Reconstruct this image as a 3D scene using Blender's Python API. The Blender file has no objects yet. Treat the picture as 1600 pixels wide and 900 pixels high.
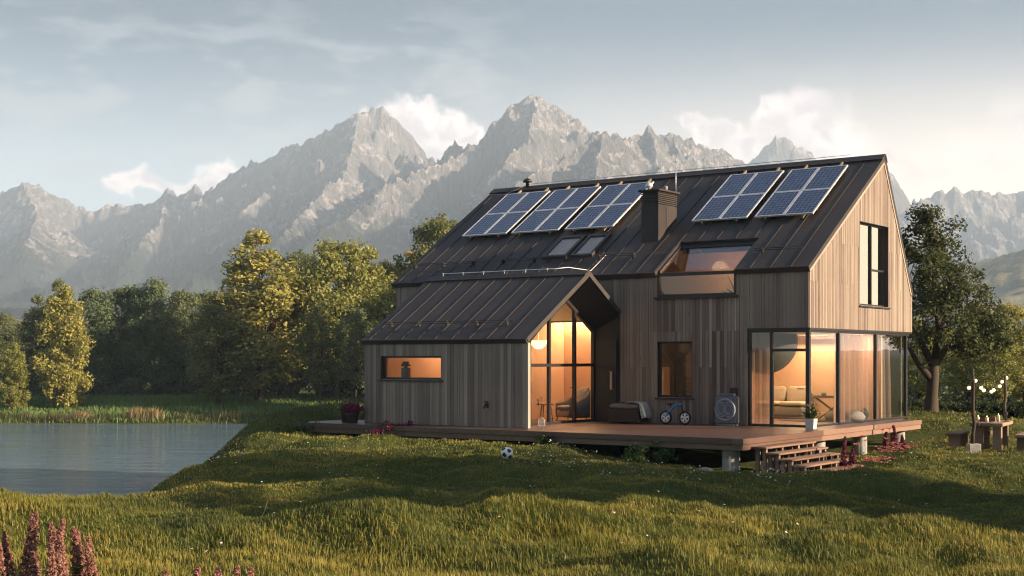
import bpy, math, random
import numpy as np
from math import sin, cos, pi, radians, sqrt, atan2
from mathutils import Vector, Matrix

random.seed(7)
RNG = np.random.default_rng(11)
SC = bpy.context.scene
COL = SC.collection

# ----------------------------------------------------------------------------
# camera model (metres; the camera stands at the origin, 1.88 m above the deck)
# ----------------------------------------------------------------------------
F, CX, HY, EYE = 2130.0, 800.0, 560.0, 1.88
HOUSE = Vector((8.0819, 37.1, 0.0))            # front right corner of the house
HR = atan2(-0.5826, 0.8128)
HM = Matrix.Translation(HOUSE) @ Matrix.Rotation(HR, 4, 'Z')
SUN_AZ, SUN_EL = 110.0, 17.0                     # clockwise from +Y, degrees

def H(x, y, z=0.0):
    return HM @ Vector((x, y, z))

def at(px, D):
    return (px - CX) / F * D

# ----------------------------------------------------------------------------
# numpy noise
# ----------------------------------------------------------------------------
_perm = np.random.default_rng(3).permutation(4096)
_gx = np.cos(np.linspace(0, 2 * pi, 4096, endpoint=False))
_gy = np.sin(np.linspace(0, 2 * pi, 4096, endpoint=False))

def perlin(x, y, seed=0):
    x = np.asarray(x, float); y = np.asarray(y, float)
    xi = np.floor(x).astype(np.int64); yi = np.floor(y).astype(np.int64)
    xf = x - xi; yf = y - yi
    def g(ix, iy, fx, fy):
        h = _perm[(_perm[(ix + seed * 131) & 4095] + iy) & 4095]
        return _gx[h] * fx + _gy[h] * fy
    s = xf * xf * xf * (xf * (xf * 6 - 15) + 10); t = yf * yf * yf * (yf * (yf * 6 - 15) + 10)
    a = g(xi, yi, xf, yf); b = g(xi + 1, yi, xf - 1, yf)
    c = g(xi, yi + 1, xf, yf - 1); d = g(xi + 1, yi + 1, xf - 1, yf - 1)
    return 1.5 * ((a + s * (b - a)) * (1 - t) + (c + s * (d - c)) * t)

def fbm(x, y, o=4, seed=0, gain=0.5, lac=2.03):
    r = 0; a = 1.0; f = 1.0
    for i in range(o):
        r = r + a * perlin(x * f, y * f, seed + i); a *= gain; f *= lac
    return r

def ridged(x, y, o=5, seed=0, gain=0.5, lac=2.07):
    r = 0; a = 1.0; f = 1.0; w = 1.0
    for i in range(o):
        n = (1 - np.abs(perlin(x * f, y * f, seed + i))) ** 2 * w
        r = r + a * n; w = np.clip(n * 1.6, 0, 1); a *= gain; f *= lac
    return r

def sstep(a, b, x):
    t = np.clip((x - a) / (b - a), 0, 1)
    return t * t * (3 - 2 * t)

# ----------------------------------------------------------------------------
# mesh helpers
# ----------------------------------------------------------------------------
def link(name, me, mat=None, parent=None, loc=None, rot=None):
    o = bpy.data.objects.new(name, me)
    COL.objects.link(o)
    if mat is not None and me is not None:
        me.materials.append(mat)
    if parent is not None:
        o.parent = parent
    if loc is not None:
        o.location = loc
    if rot is not None:
        o.rotation_euler = rot
    return o

def np_mesh(name, V, Fc, attrs=None, smooth=False):
    me = bpy.data.meshes.new(name)
    V = np.ascontiguousarray(V, dtype=np.float32); Fc = np.ascontiguousarray(Fc, dtype=np.int32)
    k = Fc.shape[1]
    me.vertices.add(len(V)); me.vertices.foreach_set('co', V.ravel())
    me.loops.add(Fc.size); me.loops.foreach_set('vertex_index', Fc.ravel())
    me.polygons.add(len(Fc)); me.polygons.foreach_set('loop_start', np.arange(0, Fc.size, k, dtype=np.int32))
    if smooth:
        me.polygons.foreach_set('use_smooth', np.ones(len(Fc), dtype=bool))
    me.update(calc_edges=True)
    for an, av in (attrs or {}).items():
        a = me.attributes.new(an, 'FLOAT', 'POINT'); a.data.foreach_set('value', np.ascontiguousarray(av, dtype=np.float32))
    return me

class MB:
    """collects shapes and builds them as one mesh"""
    def __init__(s):
        s.v = []; s.f = []; s.r = []; s.sm = []
    def add(s, vs, fs, rnd=None, smooth=False):
        b = len(s.v); r = random.random() if rnd is None else rnd
        s.v += [tuple(p) for p in vs]; s.r += [r] * len(vs)
        s.f += [tuple(i + b for i in f) for f in fs]; s.sm += [smooth] * len(fs)
        return s
    def box(s, x0, x1, y0, y1, z0, z1, rnd=None):
        vs = [(x0, y0, z0), (x1, y0, z0), (x1, y1, z0), (x0, y1, z0), (x0, y0, z1), (x1, y0, z1), (x1, y1, z1), (x0, y1, z1)]
        return s.hexa(vs, rnd)
    def hexa(s, vs, rnd=None):
        return s.add(vs, [(3, 2, 1, 0), (4, 5, 6, 7), (0, 1, 5, 4), (1, 2, 6, 5), (2, 3, 7, 6), (3, 0, 4, 7)], rnd)
    def bev(s, x0, x1, y0, y1, z0, z1, b=0.02, rnd=None):
        """box with chamfered edges"""
        vs = []; fs = []
        for (zz, i) in ((z0, b), (z0 + b, 0), (z1 - b, 0), (z1, b)):
            c = b
            vs += [(x0 + i + c, y0 + i, zz), (x1 - i - c, y0 + i, zz), (x1 - i, y0 + i + c, zz), (x1 - i, y1 - i - c, zz),
                   (x1 - i - c, y1 - i, zz), (x0 + i + c, y1 - i, zz), (x0 + i, y1 - i - c, zz), (x0 + i, y0 + i + c, zz)]
        for l in range(3):
            for k in range(8):
                fs.append((l * 8 + k, l * 8 + (k + 1) % 8, (l + 1) * 8 + (k + 1) % 8, (l + 1) * 8 + k))
        fs.append(tuple(range(7, -1, -1))); fs.append(tuple(range(24, 32)))
        return s.add(vs, fs, rnd)
    def prism(s, poly, axis, a0, a1, rnd=None):
        """poly: 2d points in the plane perpendicular to axis ('x': (y,z), 'y': (x,z), 'z': (x,y))"""
        def P(p, a):
            return {'x': (a, p[0], p[1]), 'y': (p[0], a, p[1]), 'z': (p[0], p[1], a)}[axis]
        n = len(poly)
        vs = [P(p, a0) for p in poly] + [P(p, a1) for p in poly]
        fs = [tuple(range(n - 1, -1, -1)), tuple(range(n, 2 * n))] + [(i, (i + 1) % n, n + (i + 1) % n, n + i) for i in range(n)]
        return s.add(vs, fs, rnd)
    def tube(s, pts, rad, n=8, rnd=None, cap=True):
        pts = [Vector(p) for p in pts]
        if not isinstance(rad, (list, tuple)):
            rad = [rad] * len(pts)
        vs = []; fs = []
        up = None
        for i, p in enumerate(pts):
            d = (pts[min(i + 1, len(pts) - 1)] - pts[max(i - 1, 0)]).normalized()
            if up is None:
                up = Vector((0, 0, 1)) if abs(d.z) < 0.9 else Vector((1, 0, 0))
            a = d.cross(up).normalized(); b = a.cross(d).normalized(); up = b
            for k in range(n):
                t = 2 * pi * k / n
                vs.append(p + (a * cos(t) + b * sin(t)) * rad[i])
        for i in range(len(pts) - 1):
            for k in range(n):
                fs.append((i * n + k, i * n + (k + 1) % n, (i + 1) * n + (k + 1) % n, (i + 1) * n + k))
        if cap:
            fs.append(tuple(range(n - 1, -1, -1))); fs.append(tuple(range((len(pts) - 1) * n, len(pts) * n)))
        return s.add(vs, fs, rnd, True)
    def lathe(s, prof, n=20, c=(0, 0, 0), rnd=None, smooth=True, sx=1, sy=1):
        """prof: (r,z) from bottom to top"""
        vs = []; fs = []
        for (r, z) in prof:
            for k in range(n):
                t = 2 * pi * k / n
                vs.append((c[0] + r * cos(t) * sx, c[1] + r * sin(t) * sy, c[2] + z))
        m = len(prof)
        for i in range(m - 1):
            for k in range(n):
                fs.append((i * n + k, i * n + (k + 1) % n, (i + 1) * n + (k + 1) % n, (i + 1) * n + k))
        fs.append(tuple(range(n - 1, -1, -1))); fs.append(tuple(range((m - 1) * n, m * n)))
        return s.add(vs, fs, rnd, smooth)
    def ball(s, c, r, n=12, m=8, rnd=None, sz=1.0, jit=0.0):
        prof = [(max(r * sin(pi * i / m), 1e-4), -r * cos(pi * i / m) * sz) for i in range(m + 1)]
        b = len(s.v)
        s.lathe(prof, n, c, rnd)
        if jit:
            for i in range(b, len(s.v)):
                p = s.v[i]
                s.v[i] = tuple(p[k] + random.uniform(-jit, jit) for k in range(3))
        return s
    def torus(s, c, R, r, axis='y', n=28, m=8, rnd=None):
        vs = []; fs = []
        for i in range(n):
            a = 2 * pi * i / n
            for j in range(m):
                b = 2 * pi * j / m
                q = (R + r * cos(b)); h = r * sin(b)
                p = {'y': (q * cos(a), h, q * sin(a)), 'x': (h, q * cos(a), q * sin(a)), 'z': (q * cos(a), q * sin(a), h)}[axis]
                vs.append((c[0] + p[0], c[1] + p[1], c[2] + p[2]))
        for i in range(n):
            for j in range(m):
                fs.append((i * m + j, ((i + 1) % n) * m + j, ((i + 1) % n) * m + (j + 1) % m, i * m + (j + 1) % m))
        return s.add(vs, fs, rnd, True)
    def disc(s, c, r, y0, y1, n=24, axis='y', rnd=None):
        p = [(c[0] + r * cos(2 * pi * k / n), c[1] + r * sin(2 * pi * k / n)) for k in range(n)]
        return s.prism(p, axis, y0, y1, rnd)
    def map(s, fn):
        s.v = [tuple(fn(Vector(p))) for p in s.v]
        return s
    def build(s, name, mat=None, parent=None, loc=None, rot=None, subdiv=0):
        me = bpy.data.meshes.new(name)
        me.from_pydata(s.v, [], s.f)
        me.polygons.foreach_set('use_smooth', s.sm)
        a = me.attributes.new('rnd', 'FLOAT', 'POINT'); a.data.foreach_set('value', s.r)
        me.update()
        import bmesh
        bm = bmesh.new(); bm.from_mesh(me); bmesh.ops.recalc_face_normals(bm, faces=bm.faces); bm.to_mesh(me); bm.free()
        o = link(name, me, mat, parent, loc, rot)
        if subdiv:
            m = o.modifiers.new('sub', 'SUBSURF'); m.levels = subdiv; m.render_levels = subdiv
        return o

def tag(o, label=None, cat=None, group=None, kind=None):
    if label: o['label'] = label
    if cat: o['category'] = cat
    if group: o['group'] = group
    if kind: o['kind'] = kind
    return o

def thing(name, label, cat, loc=(0, 0, 0), rz=0.0, group=None):
    o = bpy.data.objects.new(name, None); COL.objects.link(o)
    o.location = loc; o.rotation_euler = (0, 0, rz); o.empty_display_size = 0.2
    return tag(o, label, cat, group)

def copy_tree(o, parent=None):
    c = o.copy(); COL.objects.link(c)
    if parent is not None:
        c.parent = parent
    for ch in list(o.children):
        copy_tree(ch, c)
    return c

ORD = ['first', 'second', 'third', 'fourth', 'fifth', 'sixth', 'seventh', 'eighth', 'ninth', 'tenth', 'eleventh', 'twelfth',
       'thirteenth', 'fourteenth', 'fifteenth', 'sixteenth', 'seventeenth', 'eighteenth', 'nineteenth', 'twentieth']

# ----------------------------------------------------------------------------
# materials
# ----------------------------------------------------------------------------
class NT:
    def __init__(s, tree):
        s.t = tree
    def n(s, typ, **kw):
        nd = s.t.nodes.new(typ)
        for k, v in kw.items():
            if k == 'ins':
                for kk, vv in v.items():
                    sock = nd.inputs[kk]
                    if hasattr(vv, 'is_output'):
                        s.t.links.new(vv, sock)
                    else:
                        sock.default_value = vv
            else:
                setattr(nd, k, v)
        return nd
    def l(s, a, b):
        s.t.links.new(a, b)
    def math(s, op, a, b=None, c=None, clamp=False):
        nd = s.t.nodes.new('ShaderNodeMath'); nd.operation = op; nd.use_clamp = clamp
        for i, x in enumerate((a, b, c)):
            if x is None: continue
            if hasattr(x, 'is_output'): s.t.links.new(x, nd.inputs[i])
            else: nd.inputs[i].default_value = x
        return nd.outputs[0]
    def ramp(s, fac, stops, interp='LINEAR'):
        nd = s.t.nodes.new('ShaderNodeValToRGB'); cr = nd.color_ramp; cr.interpolation = interp
        while len(cr.elements) < len(stops): cr.elements.new(0.5)
        for e, (p, c) in zip(cr.elements, stops):
            e.position = p; e.color = (c[0], c[1], c[2], 1)
        s.t.links.new(fac, nd.inputs[0])
        return nd.outputs[0]
    def mix(s, fac, a, b, blend='MIX'):
        nd = s.t.nodes.new('ShaderNodeMix'); nd.data_type = 'RGBA'; nd.blend_type = blend
        for sock, x in ((nd.inputs[0], fac), (nd.inputs[6], a), (nd.inputs[7], b)):
            if hasattr(x, 'is_output'): s.t.links.new(x, sock)
            elif isinstance(x, (tuple, list)): sock.default_value = (x[0], x[1], x[2], 1)
            else: sock.default_value = x
        return nd.outputs[2]
    def noise(s, scale, vec=None, detail=3, rough=0.55, dist=0.0):
        nd = s.t.nodes.new('ShaderNodeTexNoise')
        nd.inputs['Scale'].default_value = scale; nd.inputs['Detail'].default_value = detail
        nd.inputs['Roughness'].default_value = rough; nd.inputs['Distortion'].default_value = dist
        if vec is not None: s.t.links.new(vec, nd.inputs['Vector'])
        return nd.outputs[0]
    def coord(s, which='Object', scale=(1, 1, 1), rot=(0, 0, 0)):
        tc = s.t.nodes.new('ShaderNodeTexCoord'); mp = s.t.nodes.new('ShaderNodeMapping')
        mp.inputs['Scale'].default_value = scale; mp.inputs['Rotation'].default_value = rot
        s.t.links.new(tc.outputs[which], mp.inputs['Vector'])
        return mp.outputs[0]
    def attr(s, name):
        nd = s.t.nodes.new('ShaderNodeAttribute'); nd.attribute_name = name
        return nd.outputs['Fac']
    def bump(s, h, strength=0.3, dist=0.02):
        nd = s.t.nodes.new('ShaderNodeBump'); nd.inputs['Strength'].default_value = strength; nd.inputs['Distance'].default_value = dist
        s.t.links.new(h, nd.inputs['Height'])
        return nd.outputs[0]

def new_mat(name):
    m = bpy.data.materials.new(name); m.use_nodes = True
    nt = NT(m.node_tree)
    return m, nt, m.node_tree.nodes['Principled BSDF']

def setc(nt, sock, v):
    if hasattr(v, 'is_output'): nt.l(v, sock)
    elif isinstance(v, (tuple, list)): sock.default_value = (v[0], v[1], v[2], 1)
    else: sock.default_value = v

def plain(name, col, rough=0.6, metal=0.0, var=0.15, scale=8.0, bump=0.0, spec=0.5):
    m, nt, b = new_mat(name)
    v = nt.coord('Object')
    n = nt.noise(scale, v, 4)
    lo = tuple(c * (1 - var) for c in col); hi = tuple(min(c * (1 + var), 1) for c in col)
    nt.l(nt.ramp(n, [(0.3, lo), (0.7, hi)]), b.inputs['Base Color'])
    nt.l(nt.math('MULTIPLY_ADD', n, 0.25, rough - 0.12), b.inputs['Roughness'])
    b.inputs['Metallic'].default_value = metal
    b.inputs['Specular IOR Level'].default_value = spec
    if bump:
        nt.l(nt.bump(nt.noise(scale * 6, v, 3), bump, 0.01), b.inputs['Normal'])
    return m

def wood(name, stops, grain=(22, 22, 0.9), rough=0.78, bump=0.25, weather=0.5, wscale=0.45):
    m, nt, b = new_mat(name)
    v = nt.coord('Object', grain)
    vb = nt.coord('Object')
    rnd = nt.attr('rnd')
    off = nt.n('ShaderNodeVectorMath', operation='ADD')
    comb = nt.n('ShaderNodeCombineXYZ'); nt.l(nt.math('MULTIPLY', rnd, 91.7), comb.inputs[0]); nt.l(nt.math('MULTIPLY', rnd, 37.3), comb.inputs[2])
    nt.l(v, off.inputs[0]); nt.l(comb.outputs[0], off.inputs[1])
    g = nt.noise(1.0, off.outputs[0], 5, 0.62, 0.4)
    w = nt.noise(wscale, vb, 4, 0.6)
    t = nt.math('ADD', rnd, nt.math('MULTIPLY_ADD', g, 0.55, -0.28))
    t = nt.math('ADD', t, nt.math('MULTIPLY_ADD', w, weather, -weather * 0.5), clamp=True)
    c = nt.ramp(t, stops)
    knot = nt.noise(2.2, nt.coord('Object', (6, 6, 1.6)), 2)
    c = nt.mix(nt.math('GREATER_THAN', knot, 0.74), c, nt.mix(0.5, c, (0.05, 0.03, 0.02)))
    nt.l(c, b.inputs['Base Color'])
    b.inputs['Roughness'].default_value = rough
    b.inputs['Specular IOR Level'].default_value = 0.3
    nt.l(nt.bump(g, bump, 0.006), b.inputs['Normal'])
    return m

M = {}
M['cladding'] = wood('cladding_wood', [(0.0, (0.10, 0.072, 0.060)), (0.3, (0.18, 0.137, 0.116)), (0.6, (0.270, 0.221, 0.176)), (0.85, (0.355, 0.300, 0.238)), (1, (0.42, 0.36, 0.29))])
M['inner_wood'] = wood('inner_wood', [(0, (0.30, 0.18, 0.10)), (0.5, (0.45, 0.29, 0.17)), (1, (0.58, 0.40, 0.25))], grain=(9, 1, 9), rough=0.6)
M['step_wood'] = wood('step_wood', [(0, (0.11, 0.06, 0.044)), (0.5, (0.17, 0.10, 0.070)), (1, (0.26, 0.16, 0.115))], grain=(10, 1.2, 10), rough=0.55)
M['old_wood'] = wood('old_wood', [(0, (0.10, 0.07, 0.05)), (0.5, (0.20, 0.14, 0.10)), (1, (0.31, 0.22, 0.16))], grain=(12, 1.5, 12))
M['bark'] = wood('bark', [(0, (0.035, 0.026, 0.02)), (0.5, (0.075, 0.056, 0.042)), (1, (0.13, 0.10, 0.08))], grain=(9, 9, 1.6), bump=0.8, rough=0.9)

def deck_mat():
    m, nt, b = new_mat('deck_boards')
    v = nt.coord('Object', (1, 1, 1), (0, 0, radians(45)))
    sx = nt.n('ShaderNodeSeparateXYZ'); nt.l(v, sx.inputs[0])
    t = nt.math('DIVIDE', sx.outputs[0], 0.145)
    fr = nt.math('FRACT', t); cell = nt.math('FLOOR', t)
    wn = nt.n('ShaderNodeTexWhiteNoise', noise_dimensions='1D'); nt.l(cell, wn.inputs['W'])
    gap = nt.math('LESS_THAN', nt.math('ABSOLUTE', nt.math('SUBTRACT', fr, 0.5)), 0.44)
    mp = nt.n('ShaderNodeMapping'); mp.inputs['Scale'].default_value = (14, 1.0, 14); nt.l(v, mp.inputs[0])
    g = nt.noise(1.0, mp.outputs[0], 4, 0.6)
    tt = nt.math('ADD', nt.math('MULTIPLY', wn.outputs[0], 0.7), nt.math('MULTIPLY_ADD', g, 0.6, -0.15), clamp=True)
    c = nt.ramp(tt, [(0, (0.05, 0.026, 0.019)), (0.5, (0.10, 0.052, 0.038)), (1, (0.17, 0.098, 0.072))])
    nt.l(nt.mix(gap, (0.02, 0.012, 0.01), c), b.inputs['Base Color'])
    b.inputs['Roughness'].default_value = 0.42
    nt.l(nt.bump(nt.math('ADD', gap, nt.math('MULTIPLY', g, 0.3)), 0.6, 0.01), b.inputs['Normal'])
    return m
M['deck'] = deck_mat()

def roof_mat():
    m, nt, b = new_mat('roof_metal')
    v = nt.coord('Object')
    n1 = nt.noise(0.9, v, 5, 0.65); n2 = nt.noise(14, v, 3)
    c = nt.ramp(nt.math('ADD', n1, nt.math('MULTIPLY_ADD', n2, 0.2, -0.1)), [(0.3, (0.026, 0.021, 0.020)), (0.55, (0.042, 0.034, 0.031)), (0.75, (0.060, 0.048, 0.041))])
    nt.l(c, b.inputs['Base Color'])
    b.inputs['Metallic'].default_value = 0.0; b.inputs['Specular IOR Level'].default_value = 0.3
    nt.l(nt.math('MULTIPLY_ADD', n1, 0.3, 0.42), b.inputs['Roughness'])
    nt.l(nt.bump(nt.noise(1.6, v, 2), 0.25, 0.02), b.inputs['Normal'])
    return m
M['roof'] = roof_mat()
M['seam'] = plain('seam_metal', (0.040, 0.032, 0.027), 0.55, 0.0)
M['dark'] = plain('dark_frame', (0.016, 0.014, 0.015), 0.42)
M['dark_panel'] = plain('dark_panel', (0.014, 0.013, 0.016), 0.55, var=0.3, scale=3)
M['alu'] = plain('aluminium', (0.70, 0.68, 0.66), 0.45, 0.5)
M['steel'] = plain('galvanised_wire', (0.55, 0.55, 0.55), 0.4, 0.8)
M['concrete'] = plain('concrete', (0.30, 0.29, 0.27), 0.9, var=0.3, scale=5, bump=0.4)
M['plaster_warm'] = plain('plaster_apricot', (0.68, 0.48, 0.36), 0.85, var=0.05, scale=2)
M['plaster_light'] = plain('plaster_cream', (0.70, 0.60, 0.48), 0.85, var=0.05, scale=2)
M['fabric_grey'] = plain('fabric_grey', (0.20, 0.185, 0.17), 0.95, var=0.25, scale=40, bump=0.5)
M['fabric_cream'] = plain('fabric_cream', (0.42, 0.375, 0.32), 0.95, var=0.15, scale=30, bump=0.4)
M['fabric_dark'] = plain('fabric_dark', (0.06, 0.055, 0.06), 0.95, var=0.4, scale=50, bump=0.5)
M['fabric_light'] = plain('fabric_light', (0.38, 0.35, 0.33), 0.95, var=0.15, scale=25, bump=0.4)
M['wicker'] = plain('dark_wicker', (0.05, 0.032, 0.027), 0.8, var=0.5, scale=30, bump=0.8)
M['rubber'] = plain('black_rubber', (0.012, 0.012, 0.013), 0.75)
M['blue_paint'] = plain('blue_paint', (0.04, 0.24, 0.55), 0.3)
M['white'] = plain('white_plastic', (0.78, 0.77, 0.74), 0.45, var=0.05)
M['grey_plastic'] = plain('grey_plastic', (0.12, 0.13, 0.15), 0.5)
M['grey_light'] = plain('blue_grey_plastic', (0.24, 0.27, 0.32), 0.5)
M['lampshade'] = plain('dark_paper_shade', (0.10, 0.085, 0.08), 0.9, var=0.1, scale=3)
M['red'] = plain('red_leather', (0.20, 0.03, 0.03), 0.5)
M['ceramic'] = plain('white_ceramic', (0.55, 0.54, 0.52), 0.4, var=0.1)
M['terracotta'] = plain('dark_pot', (0.055, 0.035, 0.032), 0.7)
M['soil'] = plain('soil', (0.03, 0.02, 0.014), 1.0)
M['wax'] = plain('candle_wax', (0.75, 0.62, 0.45), 0.6, var=0.05)
M['rock'] = plain('field_stone', (0.26, 0.23, 0.21), 0.9, var=0.35, scale=6, bump=0.8)
M['brass'] = plain('brushed_brass', (0.45, 0.33, 0.18), 0.4, 0.8)

def glass_mat(name, tint=(0.9, 0.93, 0.92), refl=1.0, ior=1.5, rough=0.0, gcol=(1, 1, 1)):
    m = bpy.data.materials.new(name); m.use_nodes = True
    t = m.node_tree; t.nodes.clear(); nt = NT(t)
    out = nt.n('ShaderNodeOutputMaterial')
    tr = nt.n('ShaderNodeBsdfTransparent', ins={'Color': (*tint, 1)})
    gl = nt.n('ShaderNodeBsdfGlossy', ins={'Roughness': rough, 'Color': (*gcol, 1)})
    lw = nt.n('ShaderNodeLayerWeight', ins={'Blend': 0.5})
    f5 = nt.math('POWER', lw.outputs['Facing'], 5.0); r0 = ((ior - 1) / (ior + 1)) ** 2
    fr = nt.math('MULTIPLY_ADD', f5, 1 - r0, r0)
    v = nt.coord('Object')
    nt.l(nt.bump(nt.noise(1.1, v, 1), 0.05, 0.02), gl.inputs['Normal'])
    mx = nt.n('ShaderNodeMixShader')
    nt.l(nt.math('MULTIPLY', fr, refl, clamp=True), mx.inputs[0]); nt.l(tr.outputs[0], mx.inputs[1]); nt.l(gl.outputs[0], mx.inputs[2])
    nt.l(mx.outputs[0], out.inputs[0])
    return m
M['glass'] = glass_mat('window_glass', refl=1.5)
M['glass_coated'] = glass_mat('coated_window_glass', (0.55, 0.5, 0.45), 6.0, gcol=(1.0, 0.91, 0.74))
M['glass_mid'] = glass_mat('tinted_window_glass', (0.85, 0.80, 0.74), 1.6)
M['glass_bottle'] = glass_mat('bottle_glass', (0.35, 0.42, 0.35), 2.0)

def emit(name, col, strength):
    m, nt, b = new_mat(name)
    v = nt.coord('Object')
    n = nt.noise(3, v, 1)
    nt.l(nt.ramp(n, [(0, tuple(c * 0.95 for c in col)), (1, col)]), b.inputs['Emission Color'])
    b.inputs['Emission Strength'].default_value = strength
    b.inputs['Base Color'].default_value = (*col, 1)
    return m
M['lamp'] = emit('lamp_glow', (1.0, 0.72, 0.36), 0.8)
M['strip'] = emit('light_strip_glow', (1.0, 0.74, 0.38), 1.0)
M['bulb'] = emit('festoon_bulb_glow', (1.0, 0.84, 0.52), 0.36)
M['flame'] = emit('candle_flame', (1.0, 0.6, 0.2), 4.0)

def leaf_mat(name, base, alt, trans=0.35, use_obj=True):
    m = bpy.data.materials.new(name); m.use_nodes = True
    t = m.node_tree; t.nodes.clear(); nt = NT(t)
    out = nt.n('ShaderNodeOutputMaterial')
    rnd = nt.attr('rnd')
    c = nt.ramp(rnd, [(0, base), (1, alt)])
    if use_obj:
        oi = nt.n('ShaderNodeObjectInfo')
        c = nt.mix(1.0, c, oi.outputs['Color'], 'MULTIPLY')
    d = nt.n('ShaderNodeBsdfPrincipled'); nt.l(c, d.inputs['Base Color']); d.inputs['Roughness'].default_value = 0.6; d.inputs['Specular IOR Level'].default_value = 0.25
    tl = nt.n('ShaderNodeBsdfTranslucent'); nt.l(c, tl.inputs[0])
    mx = nt.n('ShaderNodeMixShader', ins={'Fac': trans}); nt.l(d.outputs[0], mx.inputs[1]); nt.l(tl.outputs[0], mx.inputs[2])
    nt.l(mx.outputs[0], out.inputs[0])
    return m
M['leaf'] = leaf_mat('tree_leaves', (0.055, 0.072, 0.030), (0.120, 0.135, 0.060))
M['leaf_small'] = leaf_mat('plant_leaves', (0.035, 0.075, 0.018), (0.09, 0.14, 0.035), use_obj=False)
M['undergrowth'] = leaf_mat('undergrowth_leaves', (0.045, 0.065, 0.032), (0.11, 0.13, 0.06), use_obj=False)
M['hedge'] = leaf_mat('hedge_leaves', (0.022, 0.036, 0.012), (0.07, 0.095, 0.028), use_obj=False)
M['petal_red'] = leaf_mat('red_petals', (0.25, 0.11, 0.085), (0.53, 0.31, 0.25), use_obj=False)
M['petal_pink'] = leaf_mat('pink_petals', (0.55, 0.10, 0.12), (0.80, 0.33, 0.30), use_obj=False)
M['petal_magenta'] = leaf_mat('magenta_petals', (0.12, 0.018, 0.045), (0.27, 0.05, 0.11), use_obj=False)
M['petal_white'] = leaf_mat('white_petals', (0.6, 0.55, 0.45), (0.80, 0.78, 0.72), use_obj=False)
M['reed'] = leaf_mat('dry_reeds', (0.20, 0.15, 0.07), (0.38, 0.29, 0.15), use_obj=False)
M['reed_green'] = leaf_mat('green_reeds', (0.09, 0.10, 0.04), (0.18, 0.17, 0.08), use_obj=False)

def grass_mat():
    m = bpy.data.materials.new('grass_blades'); m.use_nodes = True
    t = m.node_tree; t.nodes.clear(); nt = NT(t)
    out = nt.n('ShaderNodeOutputMaterial')
    v = nt.coord('Object')
    n = nt.noise(0.35, v, 4, 0.6); nm = nt.noise(1.0, nt.coord('Object', (0.55, 1.3, 1)), 5, 0.65, 0.5)
    t_ = nt.math('ADD', nt.math('MULTIPLY', nt.attr('rnd'), 0.45), nt.math('MULTIPLY_ADD', n, 1.0, -0.30))
    t_ = nt.math('ADD', t_, nt.math('MULTIPLY_ADD', nm, 1.5, -0.63), clamp=True)
    c = nt.ramp(t_, [(0, (0.030, 0.036, 0.012)), (0.3, (0.082, 0.104, 0.022)), (0.62, (0.215, 0.195, 0.036)), (1, (0.38, 0.295, 0.078))])
    d = nt.n('ShaderNodeBsdfPrincipled'); nt.l(c, d.inputs['Base Color']); d.inputs['Roughness'].default_value = 0.55; d.inputs['Specular IOR Level'].default_value = 0.25
    tl = nt.n('ShaderNodeBsdfTranslucent'); nt.l(c, tl.inputs[0])
    mx = nt.n('ShaderNodeMixShader', ins={'Fac': 0.35}); nt.l(d.outputs[0], mx.inputs[1]); nt.l(tl.outputs[0], mx.inputs[2])
    nt.l(mx.outputs[0], out.inputs[0])
    return m
M['grass'] = grass_mat()
M['bank_grass'] = leaf_mat('bank_grass_blades', (0.11, 0.18, 0.05), (0.26, 0.33, 0.11), use_obj=False)

def ground_mat():
    m, nt, b = new_mat('meadow_ground')
    v = nt.coord('Object')
    n = nt.noise(0.35, v, 4, 0.6); n2 = nt.noise(9, v, 4, 0.7)
    t_ = nt.math('ADD', nt.math('MULTIPLY', n2, 0.6), nt.math('MULTIPLY_ADD', n, 1.0, -0.3), clamp=True)
    c = nt.ramp(t_, [(0.1, (0.028, 0.036, 0.010)), (0.5, (0.055, 0.068, 0.017)), (0.85, (0.10, 0.10, 0.028))])
    nt.l(c, b.inputs['Base Color']); b.inputs['Roughness'].default_value = 0.95; b.inputs['Specular IOR Level'].default_value = 0.1
    nt.l(nt.bump(n2, 0.7, 0.06), b.inputs['Normal'])
    return m
M['ground'] = ground_mat()

def water_mat():
    m, nt, b = new_mat('pond_water')
    b.inputs['Base Color'].default_value = (0.10, 0.155, 0.205, 1); b.inputs['Roughness'].default_value = 0.08; b.inputs['IOR'].default_value = 1.33
    v = nt.coord('Object', (0.55, 1.5, 1))
    a = nt.noise(0.85, v, 5, 0.62, 0.4); c = nt.noise(0.12, v, 2)
    h = nt.math('MULTIPLY', a, nt.math('MULTIPLY_ADD', c, 1.4, -0.1))
    nt.l(nt.bump(h, 1.0, 0.35), b.inputs['Normal'])
    return m
M['water'] = water_mat()

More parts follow.
